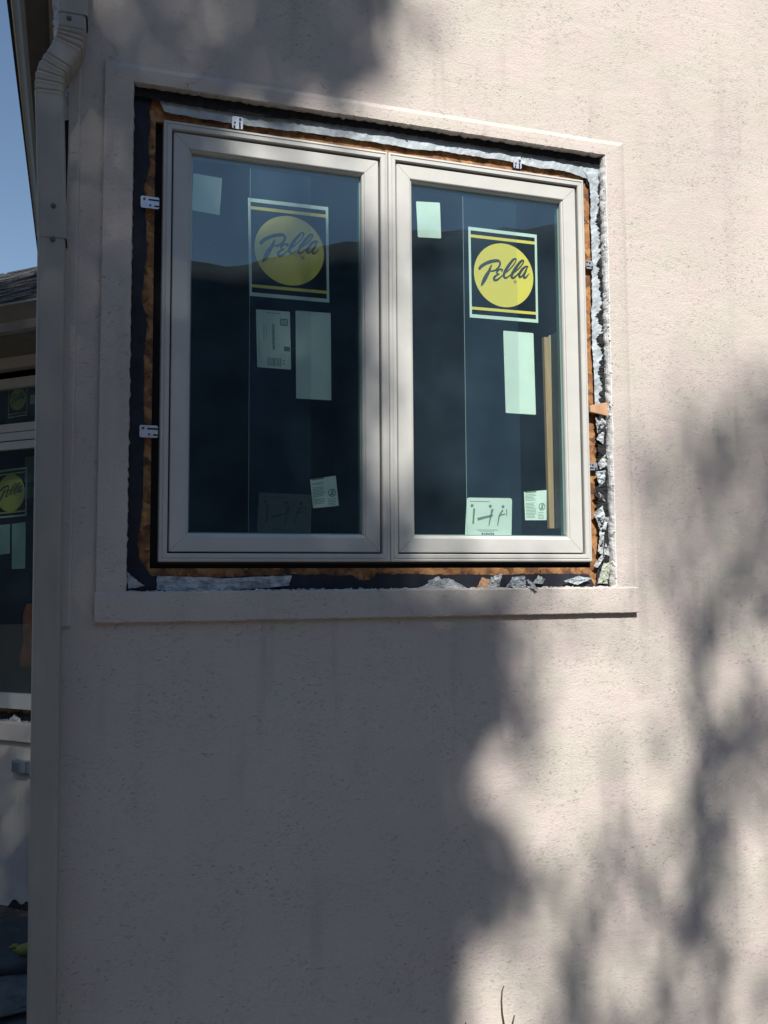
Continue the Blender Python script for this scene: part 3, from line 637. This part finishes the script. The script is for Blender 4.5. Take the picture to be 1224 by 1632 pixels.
low = dense([(83.5, 330), (66, 1700)], 40)
pipe(low, PW-.003, PD-.003).build('lower_pipe', PIPE, ds, True)
def elbow(pl, n, ribs, name):
    pts = dense(pl, n); grow = []
    # smooth the bend
    for _ in range(14): pts = [pts[0]]+[(pts[i-1]+pts[i]*2+pts[i+1])/4 for i in range(1, len(pts)-1)]+[pts[-1]]
    L = [0]
    for a, b in zip(pts, pts[1:]): L.append(L[-1]+(b-a).length)
    out = []; seg = 1100; fine = []
    for k in range(seg+1):
        d = L[-1]*k/seg
        for i in range(len(pts)-1):
            if d <= L[i+1]+1e-9: q = (d-L[i])/(L[i+1]-L[i]); fine.append((pts[i].lerp(pts[i+1], q), d/L[-1])); break
    g_ = []; rl = []
    for yy in ribs:
        rl.append(min(fine, key=lambda q: abs((816-FPX*(q[0]-CAMP).dot(cU)/(q[0]-CAMP).dot(cF))-yy))[1]*L[-1])
    for (p, u) in fine:
        k = 1.0; s_ = u*L[-1]
        for r_ in rl:
            k -= .075*math.exp(-((s_-r_)/.0022)**2); k += .035*math.exp(-((s_-r_-.0055)/.004)**2)
        g_.append(k)
    return pipe([p for p, u in fine], PW, PD, grow=g_).build(name, PIPE, ds, True)
# upper pipe, offset section with two ribbed bends, and the collar run below
elbow([(116.5, -190), (116.5, -60), (115.5, 60), (111, 82), (82, 124), (79, 148), (80.5, 200), (84.5, 387)], 12, [58, 66, 73, 81, 108, 118, 130, 142, 156], 'elbow_pipe')
cl = dense([(116.8, 36), (116.9, 20), (117, -60), (117, -230)], 6); pipe(cl, PW+.004, PD+.004).build('upper_pipe', PIPE, ds, True)
for (x, y) in ((85, 328), (84, 381), (110, 29)):
    p = at(x, y, YP-PD/2-.0005); sc = MB(); sc.disc(p, Vector((1, 0, 0)), Vector((0, 0, 1)), .0042, 6, Vector((0, -.003, 0))); sc.disc(p+Vector((0, .0005, 0)), Vector((1, 0, 0)), Vector((0, 0, 1)), .0062, 16, Vector((0, -.001, 0))); sc.build('screw', GUT, ds)
# torn wrap and flashing at the corner behind the pipe
WHT = mat('white_plastic_wrap', (.62, .66, .70), .45, var=.30, vscale=60, stretch=(3, 3, .5), bump=.004, bscale=50)
sheet('corner_wrap', [(84, -40), (84, 40), (83, 66), (88, 90)], [(100, -40), (99, 40), (98, 66), (96, 88)], .02, WHT, house, 60, 8, .004, .006, .012, seed=31)
sheet('corner_wrap', [(99, 150), (100, 176), (98, 192)], [(114, 132), (114, 170), (113, 190)], -.004, WHT, house, 40, 8, .003, .004, .006, seed=32)
sheet('corner_tear', [(100, 108), (98, 150), (97, 200), (97, 330), (97, 420)], [(119, 98), (117, 125), (113, 145), (112, 250), (110, 420)], .012, TAR, house, 60, 4, .004, .002, .004, seed=33)
sheet('corner_tear', [(84, 990), (84, 1100), (84, 1260), (84, 1700)], [(96.5, 998), (98, 1060), (97, 1180), (91, 1700)], -.005, TAR, house, 80, 4, .003, .002, .004, seed=34)

# ------------------------------------------------------------------ eave and rain gutter running back along the left side
ev0, ev1 = Vector((-.418, -.12, 3.372)), Vector((-.516, 2.953, 3.386))
def run(prof, a, b, name, m, parent, closed=False):
    mb = MB(); n_ = 12; mb.grid([[a.lerp(b, k/n_)+Vector((x, 0, z)) for k in range(n_+1)] for (x, z) in prof]); 
    mb.add([a+Vector((x, 0, z)) for x, z in prof], [tuple(range(len(prof)))]); return mb.build(name, m, parent)
gt = empty('rain_gutter', ev0, 'dark bronze rain gutter running back under the left eave against the sky', 'gutter')
o = run([(.0, .115), (-.004, .11), (.0, .10), (.012, .085), (.016, .05), (.03, .012), (.045, 0), (.115, 0), (.118, .115)], ev0, ev1, 'trough', GUT, gt)
o = run([(-.006, .120), (-.009, .112), (-.004, .106), (.006, .108), (.006, .120)], ev0, ev1, 'lip', mat('gutter_lip', (.36, .31, .24), .45, var=.1), gt)
run([(.118, .13), (.118, -.035), (.135, -.04), (.150, -.035), (.150, .13)], ev0, ev1, 'fascia', EAVE, house)
run([(.150, -.030), (.30, -.030), (.30, -.018), (.150, -.018)], ev0, ev1, 'soffit', mat('soffit_paint', (.27, .27, .26), .7, var=.15, vscale=8), house)
# main roof: low gable rising to the right, behind the wall top
r_ = MB(); r_.hexa([(-.45, -.02+.08, 3.49), (3.4, .06, 5.1), (3.4, 4.0, 5.1), (-.55, 4.0, 3.49), (-.45, .06, 3.56), (3.4, .06, 5.18), (3.4, 4.0, 5.18), (-.55, 4.0, 3.56)])
r_.build('roof', SHING, house)

# ------------------------------------------------------------------ recessed wing with its own window, roof and gutter
# heights on the wing, read at the photo column x = 30
def wz(py, off=0): return atw(30, py, off).z
wing_w = MB()
sL, sR = -3.5, .9
wx0, wx1 = -.62, .34        # window extent along the wing
wtop, wbot = wz(600), wz(1131)
otop, obot = wz(585), wz(1153)
def wbox(mb, s0, s1, o0, o1, z0, z1, mi=0):
    mb.hexa([wing(s0, o1, z0), wing(s1, o1, z0), wing(s1, o0, z0), wing(s0, o0, z0), wing(s0, o1, z1), wing(s1, o1, z1), wing(s1, o0, z1), wing(s0, o0, z1)], mi)
for (a, b, c, d) in ((sL, wx0-.03, -.3, 3.0), (wx1+.03, sR, -.3, 3.0), (wx0-.03, wx1+.03, -.3, obot), (wx0-.03, wx1+.03, otop, 3.0)): wbox(wing_w, a, b, -.06, 0, c, d)
wing_w.build('wing_wall', STUC, house)
t_ = MB(); wbox(t_, wx0-.12, wx1+.12, 0, .022, wz(1180), obot); t_.build('wing_sill', STUC, house)
t_ = MB(); wbox(t_, wx0-.1, wx1+.1, -.075, -.063, wbot-.08, wtop+.08)
t_ = MB(); wbox(t_, wx0-.03, wx1+.03, -.058, -.05, obot-.0, wbot+.02); t_.build('wing_sheathing', OSB, house)
rows = []
for k in range(401):
    s_ = wx0+(wx1-wx0)*k/400; rows.append(s_)
t_ = MB(); t_.grid([[wing(s_, -.045+.01*nz(s_*40, 0, 1), obot-.005) for s_ in rows], [wing(s_, -.042+.015*nz(s_*50, 2, 1), obot+.045+.02*nz(s_*18, 5, 1)+.010*nz(s_*47, 5, 1)+.006*nz(s_*110, 5, 1)) for s_ in rows]]); t_.build('wing_torn_paper', TAR, house)
t_ = MB(); t_.grid([[wing(s_, -.035+.01*nz(s_*40, 0, 9), obot-.005) for s_ in rows], [wing(s_, -.032+.01*nz(s_*50, 2, 7), obot+.008+.05*max(0, nz(s_*13, 9, 1))+.006*nz(s_*80, 9, 1)) for s_ in rows]]); t_.build('wing_torn_membrane', WRAP, house)
w2 = empty('casement_window', wing(0, 0, wbot), 'dark window in the recessed left wing, partly hidden behind the downspout', 'window')
fr = MB()
zt0, zt1, zt2 = wz(672), wz(692), wz(714)
for (a, b, c, d, o_) in ((wx0, wx1, wbot, wz(1107), -.012), (wx0, wx1, wz(1112), wz(1109), -.02), (wx0, wx0+.06, wbot, wtop, -.012), (wx1-.06, wx1, wbot, wtop, -.012), (wx0+.06, wx1-.06, wtop-.05, wtop, -.012)):
    if d > c: wbox(fr, a, b, -.06, o_, c, d)
fr.build('outer_frame', FRAME, w2)
fr = MB(); wbox(fr, wx0+.06, wx1-.06, -.06, -.014, wz(686), wz(673)); wbox(fr, wx0+.06, wx1-.06, -.06, -.010, wz(700), wz(687.5)); wbox(fr, wx0+.06, wx1-.06, -.06, -.018, wz(714), wz(701.5)); fr.build('transom_rail', FRAME, w2)
gl = MB(); wbox(gl, wx0+.06, wx1-.06, -.044, -.040, wz(1107)-.01, zt2+.005); gl.build('glass_pane', GLW, w2)
gl = MB(); wbox(gl, wx0+.06, wx1-.06, -.044, -.040, wz(674), wtop-.045); gl.build('glass_pane', GLW, w2)
# dark room behind the wing
rm = MB(); a0, a1, d0, d1 = -1.6, .6, -.08, -2.2
Z0, Z1 = .3, 2.9
C_ = lambda s_, o_, z_: wing(s_, o_, z_)
for q in ([(a0, d1, Z0), (a1, d1, Z0), (a1, d1, Z1), (a0, d1, Z1)], [(a0, d0, Z0), (a0, d1, Z0), (a0, d1, Z1), (a0, d0, Z1)], [(a1, d0, Z0), (a1, d1, Z0), (a1, d1, Z1), (a1, d0, Z1)], [(a0, d0, Z1), (a1, d0, Z1), (a1, d1, Z1), (a0, d1, Z1)], [(a0, d0, Z0), (a1, d0, Z0), (a1, d1, Z0), (a0, d1, Z0)]): rm.add([C_(*p) for p in q], [(0, 1, 2, 3)])
rm.build('wing_room_interior', ROOM, house)
NW = WN
def quadw(pts, off=-.052): return [atw(x, y, off) for x, y in pts]
brand_sticker(quadw([(-8, 751), (43, 744), (42, 822), (-9, 827)]), 'dim yellow logo sticker on the main pane of the recessed wing window', WN)
brand_sticker(quadw([(14, 611), (44, 606), (43, 662), (13, 667)]), 'barely visible logo sticker in the small upper pane of the wing window', WN)
plain(quadw([(19, 835), (41, 832), (40, 906), (19, 907)]), 'tall_label', 'narrow dim greenish label under the logo on the wing window', GT, .002, nrm=WN)
plain(quadw([(-10, 838), (16, 835), (16, 882), (-10, 885)]), 'blank_label', 'dim blank label at the photo left edge in the wing window', GB, .002, nrm=WN)
plain(quadw([(48, 630), (62, 628), (62, 644), (48, 644)]), 'blank_label', 'tiny dim label beside the downspout in upper pane of wing window', GB, .001, nrm=WN)
# things seen inside the wing: orange jacket and a striped box on a shelf
jk = MB(); rows = []
for j in range(13):
    t = j/12; z = atw(40, 962, -.16).z*(1-t)+atw(40, 1062, -.16).z*t; cx_ = atw(50, 1000, -.16); row = []
    hw = .018+.045*min(1, t*2.2)**.7+.01*math.sin(t*9)
    for k in range(16):
        a = 2*math.pi*k/16; row.append(Vector((cx_.x, cx_.y, z))+WD*(hw*math.cos(a)*(1+.1*math.sin(3*a+t*6))+.01)+WN*(.04*math.sin(a)))
    rows.append(row)
jk.grid(rows, close=True); jk.add(rows[0], [tuple(range(16))]); jk.add(rows[-1], [tuple(range(16))])
tag(jk.build('orange_jacket', mat('orange_cloth', (.75, .13, .03), .9, var=.25, vscale=14, bump=.004, bscale=30), smooth=True), 'bright orange cloth hanging inside behind the wing window glass', 'jacket')
bx = empty('storage_box', atw(50, 795, -.4), 'dull yellow box with a dark band behind the wing window glass', 'box')
p0, p1 = atw(40, 728, -.4), atw(64, 795, -.4)
def wb2(name, ya, yb, m, ex=0):
    z1_ = atw(45, ya, -.4).z; z0_ = atw(45, yb, -.4).z; b = MB(); l = (p0-WP).dot(WD); wbox(b, l-ex, l+.16+ex, -.5-ex, -.4+ex, z0_, z1_); b.build(name, m, bx)
YB_ = mat('dull_yellow', (.42, .40, .18), .8, var=.1)
wb2('lid', 728, 768, YB_); wb2('band', 768.5, 776, DARK, .002); wb2('base', 776.5, 795, YB_)
sf = MB(); l = (p0-WP).dot(WD); zt = atw(45, 795, -.4).z; wbox(sf, l-.3, l+.4, -.55, -.38, zt-.02, zt-.001); wbox(sf, l+.22, l+.26, -.55, -.38, .3, zt-.021); tag(sf.build('shelf', ROOM), 'dark shelf carrying the yellow box inside the wing', 'shelf')
# wing eave: shadowed soffit, frieze, gutter, shingles
GO = .34
zg1, zg0 = wz(479, GO+.11), wz(524, GO+.10)
fz = MB(); wbox(fz, sL, sR, .0, GO-.004, zg0+.03, zg0+.05); fz.build('wing_soffit', EAVE, house)
fz = MB(); wbox(fz, sL, sR, .003, .03, wz(560, .03), wz(531, .03)); fz.build('wing_frieze', PIPE, house)
wg = empty('rain_gutter', wing(0, GO, zg0), 'bronze gutter with a rolled lip along the low wing roof', 'gutter')
gm = MB(); pr = [(GO, zg1-.005), (GO, zg0), (GO+.05, zg0), (GO+.062, zg0+.012), (GO+.066, (zg0+zg1)/2-.01), (GO+.085, (zg0+zg1)/2+.02), (GO+.098, zg1-.022), (GO+.108, zg1-.010), (GO+.106, zg1), (GO+.095, zg1+.001)]
gm.grid([[wing(s_, o_, z_) for s_ in (sL, -1, 0, sR)] for (o_, z_) in pr]); gm.build('trough', mat('gutter_bronze_glossy', (.13, .12, .10), .22, var=.1), wg)
# shingle courses as overlapping butts on the pitch
rf = MB(); zr = zg1+.0; pit = math.tan(R(31)); o0 = GO+.07
for k in range(9):
    oo = o0-k*.135; z = zr+k*.135*pit
    rf.hexa([wing(sL, oo, z), wing(sR, oo, z), wing(sR, oo-.16, z+.16*pit-.004), wing(sL, oo-.16, z+.16*pit-.004), wing(sL, oo+.004, z+.022), wing(sR, oo+.004, z+.022), wing(sR, oo-.16, z+.16*pit+.010), wing(sL, oo-.16, z+.16*pit+.010)])
    s_ = sL+rnd.uniform(0, .2)
    while s_ < sR:
        w = rnd.uniform(.12, .3)
        rf.hexa([wing(s_, oo+.006, z+.0225), wing(s_+w, oo+.006, z+.0225), wing(s_+w, oo-.12, z+.12*pit+.014), wing(s_, oo-.12, z+.12*pit+.014), wing(s_, oo+.006, z+.031), wing(s_+w, oo+.006, z+.031), wing(s_+w, oo-.12, z+.12*pit+.020), wing(s_, oo-.12, z+.12*pit+.020)]); s_ += w+rnd.uniform(.05, .2)
rf.build('wing_roof', SHING, house)
# little utility box on the wing wall
ub = empty('utility_box', atw(35, 1232, .02), 'small blue grey electrical box on the wing wall beside the downspout', 'electrical box')
P0, P1 = atw(22, 1211, .02), atw(43, 1232, .02); l0, l1 = (P0-WP).dot(WD), (P1-WP).dot(WD)
UB = mat('blue_grey_plastic', (.13, .16, .20), .5, var=.1); b = MB(); wbox(b, l0, l1, .0005, .035, P1.z, P0.z); bev(b.build('box_body', UB, ub), .003)
b = MB(); wbox(b, l1+.001, l1+.03, .0005, .022, P1.z-.003, P0.z-.003); b.build('side_plate', UB, ub)
b = MB(); 
for k in range(4): wbox(b, l0+.008+k*.012, l0+.012+k*.012, .0355, .038, P1.z+.01, P0.z-.01)
b.build('louvre', UB, ub)

# ------------------------------------------------------------------ heap at the foot of the wing: cut stucco edge, wrap, bags and a glove
def blob(name, c, r3, m, seed, n=20, rough=.25, parent=None):
    mb = MB(); rows = []
    for j in range(n+1):
        ph = math.pi*j/n; row = []
        for i in range(2*n):
            th = math.pi*i/n; d = Vector((math.sin(ph)*math.cos(th), math.sin(ph)*math.sin(th), math.cos(ph)))
            k = 1+rough*nz(d.x*1.7, d.y*1.7, d.z*1.7+seed)+rough*.4*nz(d.x*5, d.y*5, d.z*5+seed)
            row.append(Vector(c)+Vector((d.x*r3[0], d.y*r3[1], d.z*r3[2]))*k)
        rows.append(row)
    mb.grid(rows, close=True); return mb.build(name, m, parent, True)
BAG = mat('dark_bag', (.035, .045, .048), .55, var=.35, vscale=9, bump=.006, bscale=18)
GRY = mat('grey_fabric', (.10, .12, .125), .75, var=.4, vscale=16, bump=.006, bscale=30)
def onground(x, y, h=0):
    d = ray(x, y); return CAMP+d*((h-CAMP.z)/d.z)
p = onground(20, 1530, .12); tag(blob('rubbish_bag', (p.x, p.y, .12), (.34, .2, .14), BAG, 2), 'dark lumpy rubbish bag at the foot of the wing wall', 'bag')
G4 = 'grey folded sheets stacked at the lower left corner'
for k, (yy, hh, lb) in enumerate(((1585, .02, 'topmost grey folded sheet of the stack under yellow glove'), (1612, .02, 'middle grey folded sheet of the stack at lower left'), (1645, .02, 'lowest grey folded sheet at the photo lower left corner'))):
    p = onground(18, yy, .13-.045*k); tag(blob('folded_sheet', (p.x-.05, p.y, .13-.045*k), (.30, .16, .026), GRY, 5+k, rough=.2), lb, 'sheet', G4)
gv_ = empty('work_glove', onground(38, 1516, .2), 'yellow work glove lying on the dark heap beside the downspout', 'glove')
p = onground(36, 1514, .22); YG = mat('yellow_glove', (.17, .155, .03), .7, var=.15, vscale=20)
gb = MB(); gb.tube([p+WD*.09+Vector((0, 0, .03)), p+WD*.05+Vector((0, 0, .018)), p, p-WD*.02], [.02, .024, .021, .015], 12); gb.build('palm', YG, gv_, True)
for k in range(4):
    fg = MB(); q = p-WD*.012+Vector((0, 0, -.004-.010*k+.012)); fg.tube([q, q-WD*.028+Vector((0, 0, -.006*k)), q-WD*(.05-.006*k)+Vector((0, 0, -.012-.006*k))], [.010, .009, .007], 8); fg.build('finger', YG, gv_, True)
st = MB(); a = onground(6, 1545, .10); b = onground(33, 1520, .17); c_ = onground(48, 1505, .2); st.tube([a-(b-a)*.8, a, b, c_], .011, 8); tag(st.build('stick', mat('dark_stick', (.06, .05, .045), .7, var=.2)), 'dark stick leaning over the heap under the yellow glove', 'stick')
st = MB(); a = atw(6, 1494, .1); b = atw(30, 1452, .02); st.tube([a, a.lerp(b, .5), b], .009, 8); d = WD*.035; st.tube([a+d, a.lerp(b, .5)+d, b+d], .006, 8); tag(st.build('metal_strip', FLASH), 'short grey metal strip leaning on the foot of wing wall', 'strip')
# broken lower stucco edge of the wing
t_ = MB(); ss = [sL+(sR-sL)*k/400 for k in range(401)]
t_.grid([[wing(s_, .012+.006*nz(s_*20, 0, 3), -.02) for s_ in ss], [wing(s_, .008+.012*nz(s_*20, 1, 3), wz(1442)+.05*nz(s_*5, 0, 0)+.03*nz(s_*19, 0, 0)) for s_ in ss]]); t_.build('wing_base_membrane', TAR, house)
t_ = MB(); t_.grid([[wing(s_, .03+.01*nz(s_*20, 0, 6), -.02) for s_ in ss], [wing(s_, .02+.01*nz(s_*20, 1, 6), wz(1458)+.05*nz(s_*5, 0, 0)+.03*nz(s_*19, 0, 0)) for s_ in ss]]); t_.build('wing_base_flashing', GRY, house)

# ------------------------------------------------------------------ bare shrub whose twig tips reach into the frame
sb = empty('bare_shrub', Vector((at(812, 1632, -.35).x, -.35, 0)), 'thin bare reddish twigs rising before the wall at the bottom', 'shrub')
TW = mat('twig', (.20, .12, .09), .8, var=.2)
for (pl) in ([(806, 1700), (804, 1640), (800, 1615), (799, 1596), (800, 1580), (803, 1571)], [(812, 1700), (815, 1650), (817, 1630), (820, 1618)], [(748, 1720), (745, 1660), (743, 1640), (742, 1630)]):
    tips = [at(x, y, -.35) for x, y in pl]; base = Vector((sb.location.x+rnd.uniform(-.02, .02), -.35, 0)); t_ = MB(); pts = [base, base.lerp(tips[0], .5)+Vector((.01, .01, 0))]+tips
    t_.tube(pts, [.006, .0042]+[.003-.0018*i/len(tips) for i in range(len(tips))], 7); t_.build('twig', TW, sb, True)

# ------------------------------------------------------------------ shade tree standing between the sun and the wall
LIGHT = """
000010000389999999
000011000699999999
000013333899999999
000015788999999999
000000125899999999
000000001489999999
000000001699999999
000000001899999999
000000002899999976
000000002799999754
000000001689997533
000000001469997434
000000000248997544
000000000246579634
000000000001378634
000000000010598746
000000000010599745
000000000002798733
000000000006788734
000000000001786726
000000000000276617
000000000000565517
000000000006516527
000000000008825436
""".split()
def light(px, py):
    c = px/68-.5; r_ = py/68-.5
    c = min(max(c, 0), 17); r_ = min(max(r_, 0), 23); i, j = int(min(c, 16)), int(min(r_, 22)); fc, fr_ = c-i, r_-j
    g_ = lambda a, b: int(LIGHT[a][b])/9
    t_ = (g_(j, i)*(1-fc)+g_(j, i+1)*fc)*(1-fr_)+(g_(j+1, i)*(1-fc)+g_(j+1, i+1)*fc)*fr_
    return min(1, max(.075*max(0, 1-py/1000)**.8, (t_-.5)*1.2+.5))
def proj(p):
    d = p-CAMP; z = d.dot(cF); return 612+FPX*d.dot(cR)/z, 816-FPX*d.dot(cU)/z
tree = empty('shade_tree', (-2.6, -8.2, 0), 'leafy tree across the yard whose crown shades the stucco wall', 'tree')
lf = MB(); tgt = []
NL = 0
def leaf(mb, p, s):
    a = Vector((rnd.gauss(0, 1), rnd.gauss(0, 1), rnd.gauss(0, 1))).normalized(); b = a.cross(Vector((rnd.gauss(0, 1), rnd.gauss(0, 1), rnd.gauss(0, 1)))).normalized()
    mb.v += [p-a*s, p+b*s*.42, p+a*s, p-b*s*.42]; k = len(mb.v)-4; mb.f.append((k, k+1, k+2, k+3)); mb.m.append(0)
AX0, AX1, AZ0, AZ1 = -3.0, 2.1, .1, 6.8
cosw = abs(SD.y)
LS = .05; la = 2*LS*LS*.42*.5*.8      # mean projected area of one leaf
TAU = 6.5
trials = int((AX1-AX0)*(AZ1-AZ0)*cosw*TAU/la)
for _ in range(trials):
    x, z = rnd.uniform(AX0, AX1), rnd.uniform(AZ0, AZ1); w = Vector((x, -.02, z)); px, py = proj(w)
    T = light(px, py)
    tau = -math.log(max(T, .0015))
    if rnd.random() < tau/TAU:
        d = 10.5+3.0*rnd.random()+(4.5 if px > 970 and py < 960 else 0); p = w+SD*d
        leaf(lf, p, LS*rnd.uniform(.8, 1.2)); NL += 1
        if rnd.random() < .012: tgt.append(p)
lo = MB.build
me = bpy.data.meshes.new('crown'); me.from_pydata([tuple(v) for v in lf.v], [], lf.f); me.materials.append(LEAF)
cro = bpy.data.objects.new('crown', me); col.objects.link(cro); cro.parent = tree; cro.matrix_parent_inverse = wm(tree).inverted()
tk = MB(); base = Vector((-2.6, -8.2, 0)); fork = Vector((-2.3, -8.0, 8.0))
tk.tube([base+Vector((0, 0, -.05)), base+Vector((.05, 0, .4)), base.lerp(fork, .4)+Vector((.1, 0, 0)), fork], [.24, .19, .16, .13], 14)
tgt.sort(key=lambda q: (round(q.x, 0), q.z))
hubs = [Vector((wx_, -.02, wz_))+SD*d_ for wx_, wz_, d_ in ((-.9, 1.2, 11.8), (-.2, 1.0, 12.1), (.35, .9, 11.6), (-.7, 2.2, 12.0), (.15, 1.9, 11.5), (-.3, 3.2, 11.9), (.3, 3.3, 12.2), (-1.6, 2.0, 11.8))]
for h in hubs: tk.tube([fork-Vector((0, 0, .4)), fork.lerp(h, .5)+Vector((0, 0, -.05)), h], [.11, .06, .035], 8)
def shaded(a, b):       # keep a branch only where foliage is dense all along it
    for k in range(9):
        q = a.lerp(b, k/8); w = q-SD*((q.y+.02)/SD.y)
        if light(*proj(w)) > .1: return False
    return True
for q in tgt:
    h = min(hubs, key=lambda k: (k-q).length)
    if shaded(h, q): tk.tube([h, h.lerp(q, .5)+Vector((0, 0, .05)), q], [.024, .014, .005], 5)
# the long limb that draws the dark diagonal low on the right
def wp(x, y, d): return at(x, y, -.02)+SD*d
def limb(pl, r0, r1):
    pts = [p if isinstance(p, Vector) else wp(*p) for p in pl]; fine = []
    for a_, b_ in zip(pts, pts[1:]): fine += [a_.lerp(b_, k/3)+Vector((rnd.gauss(0, .006), 0, rnd.gauss(0, .006))) for k in range(3)]
    fine.append(pts[-1]); tk.tube(fine, [r0+(r1-r0)*i/(len(fine)-1) for i in range(len(fine))], 8)
limb([hubs[2], (700, 1800, 11.5), (900, 1790, 11.5), (1040, 1620, 11.6), (1105, 1420, 11.7), (1120, 1280, 11.6), (1105, 1110, 11.5), (1150, 960, 11.5), (1215, 800, 11.6)], .024, .008)
limb([(1118, 1270, 11.6), (1165, 1190, 11.4), (1230, 1130, 11.3)], .016, .008)
limb([(930, 1770, 11.5), (925, 1560, 11.4), (945, 1440, 11.3), (985, 1330, 11.2), (975, 1230, 11.2)], .018, .007)
limb([(985, 1330, 11.2), (1030, 1420, 11.3), (1080, 1500, 11.5)], .016, .02)
limb([(1105, 1110, 11.5), (1085, 980, 11.4), (1100, 860, 11.3), (1150, 720, 11.3)], .011, .004)
limb([(1150, 960, 11.5), (1190, 900, 11.2), (1235, 720, 11.2)], .012, .006)
limb([(1085, 980, 11.4), (1040, 860, 11.3), (1060, 740, 11.3)], .012, .005)
tk.build('trunk', BARK, tree, True)
print('leaves', NL, 'limbs', len(tgt))
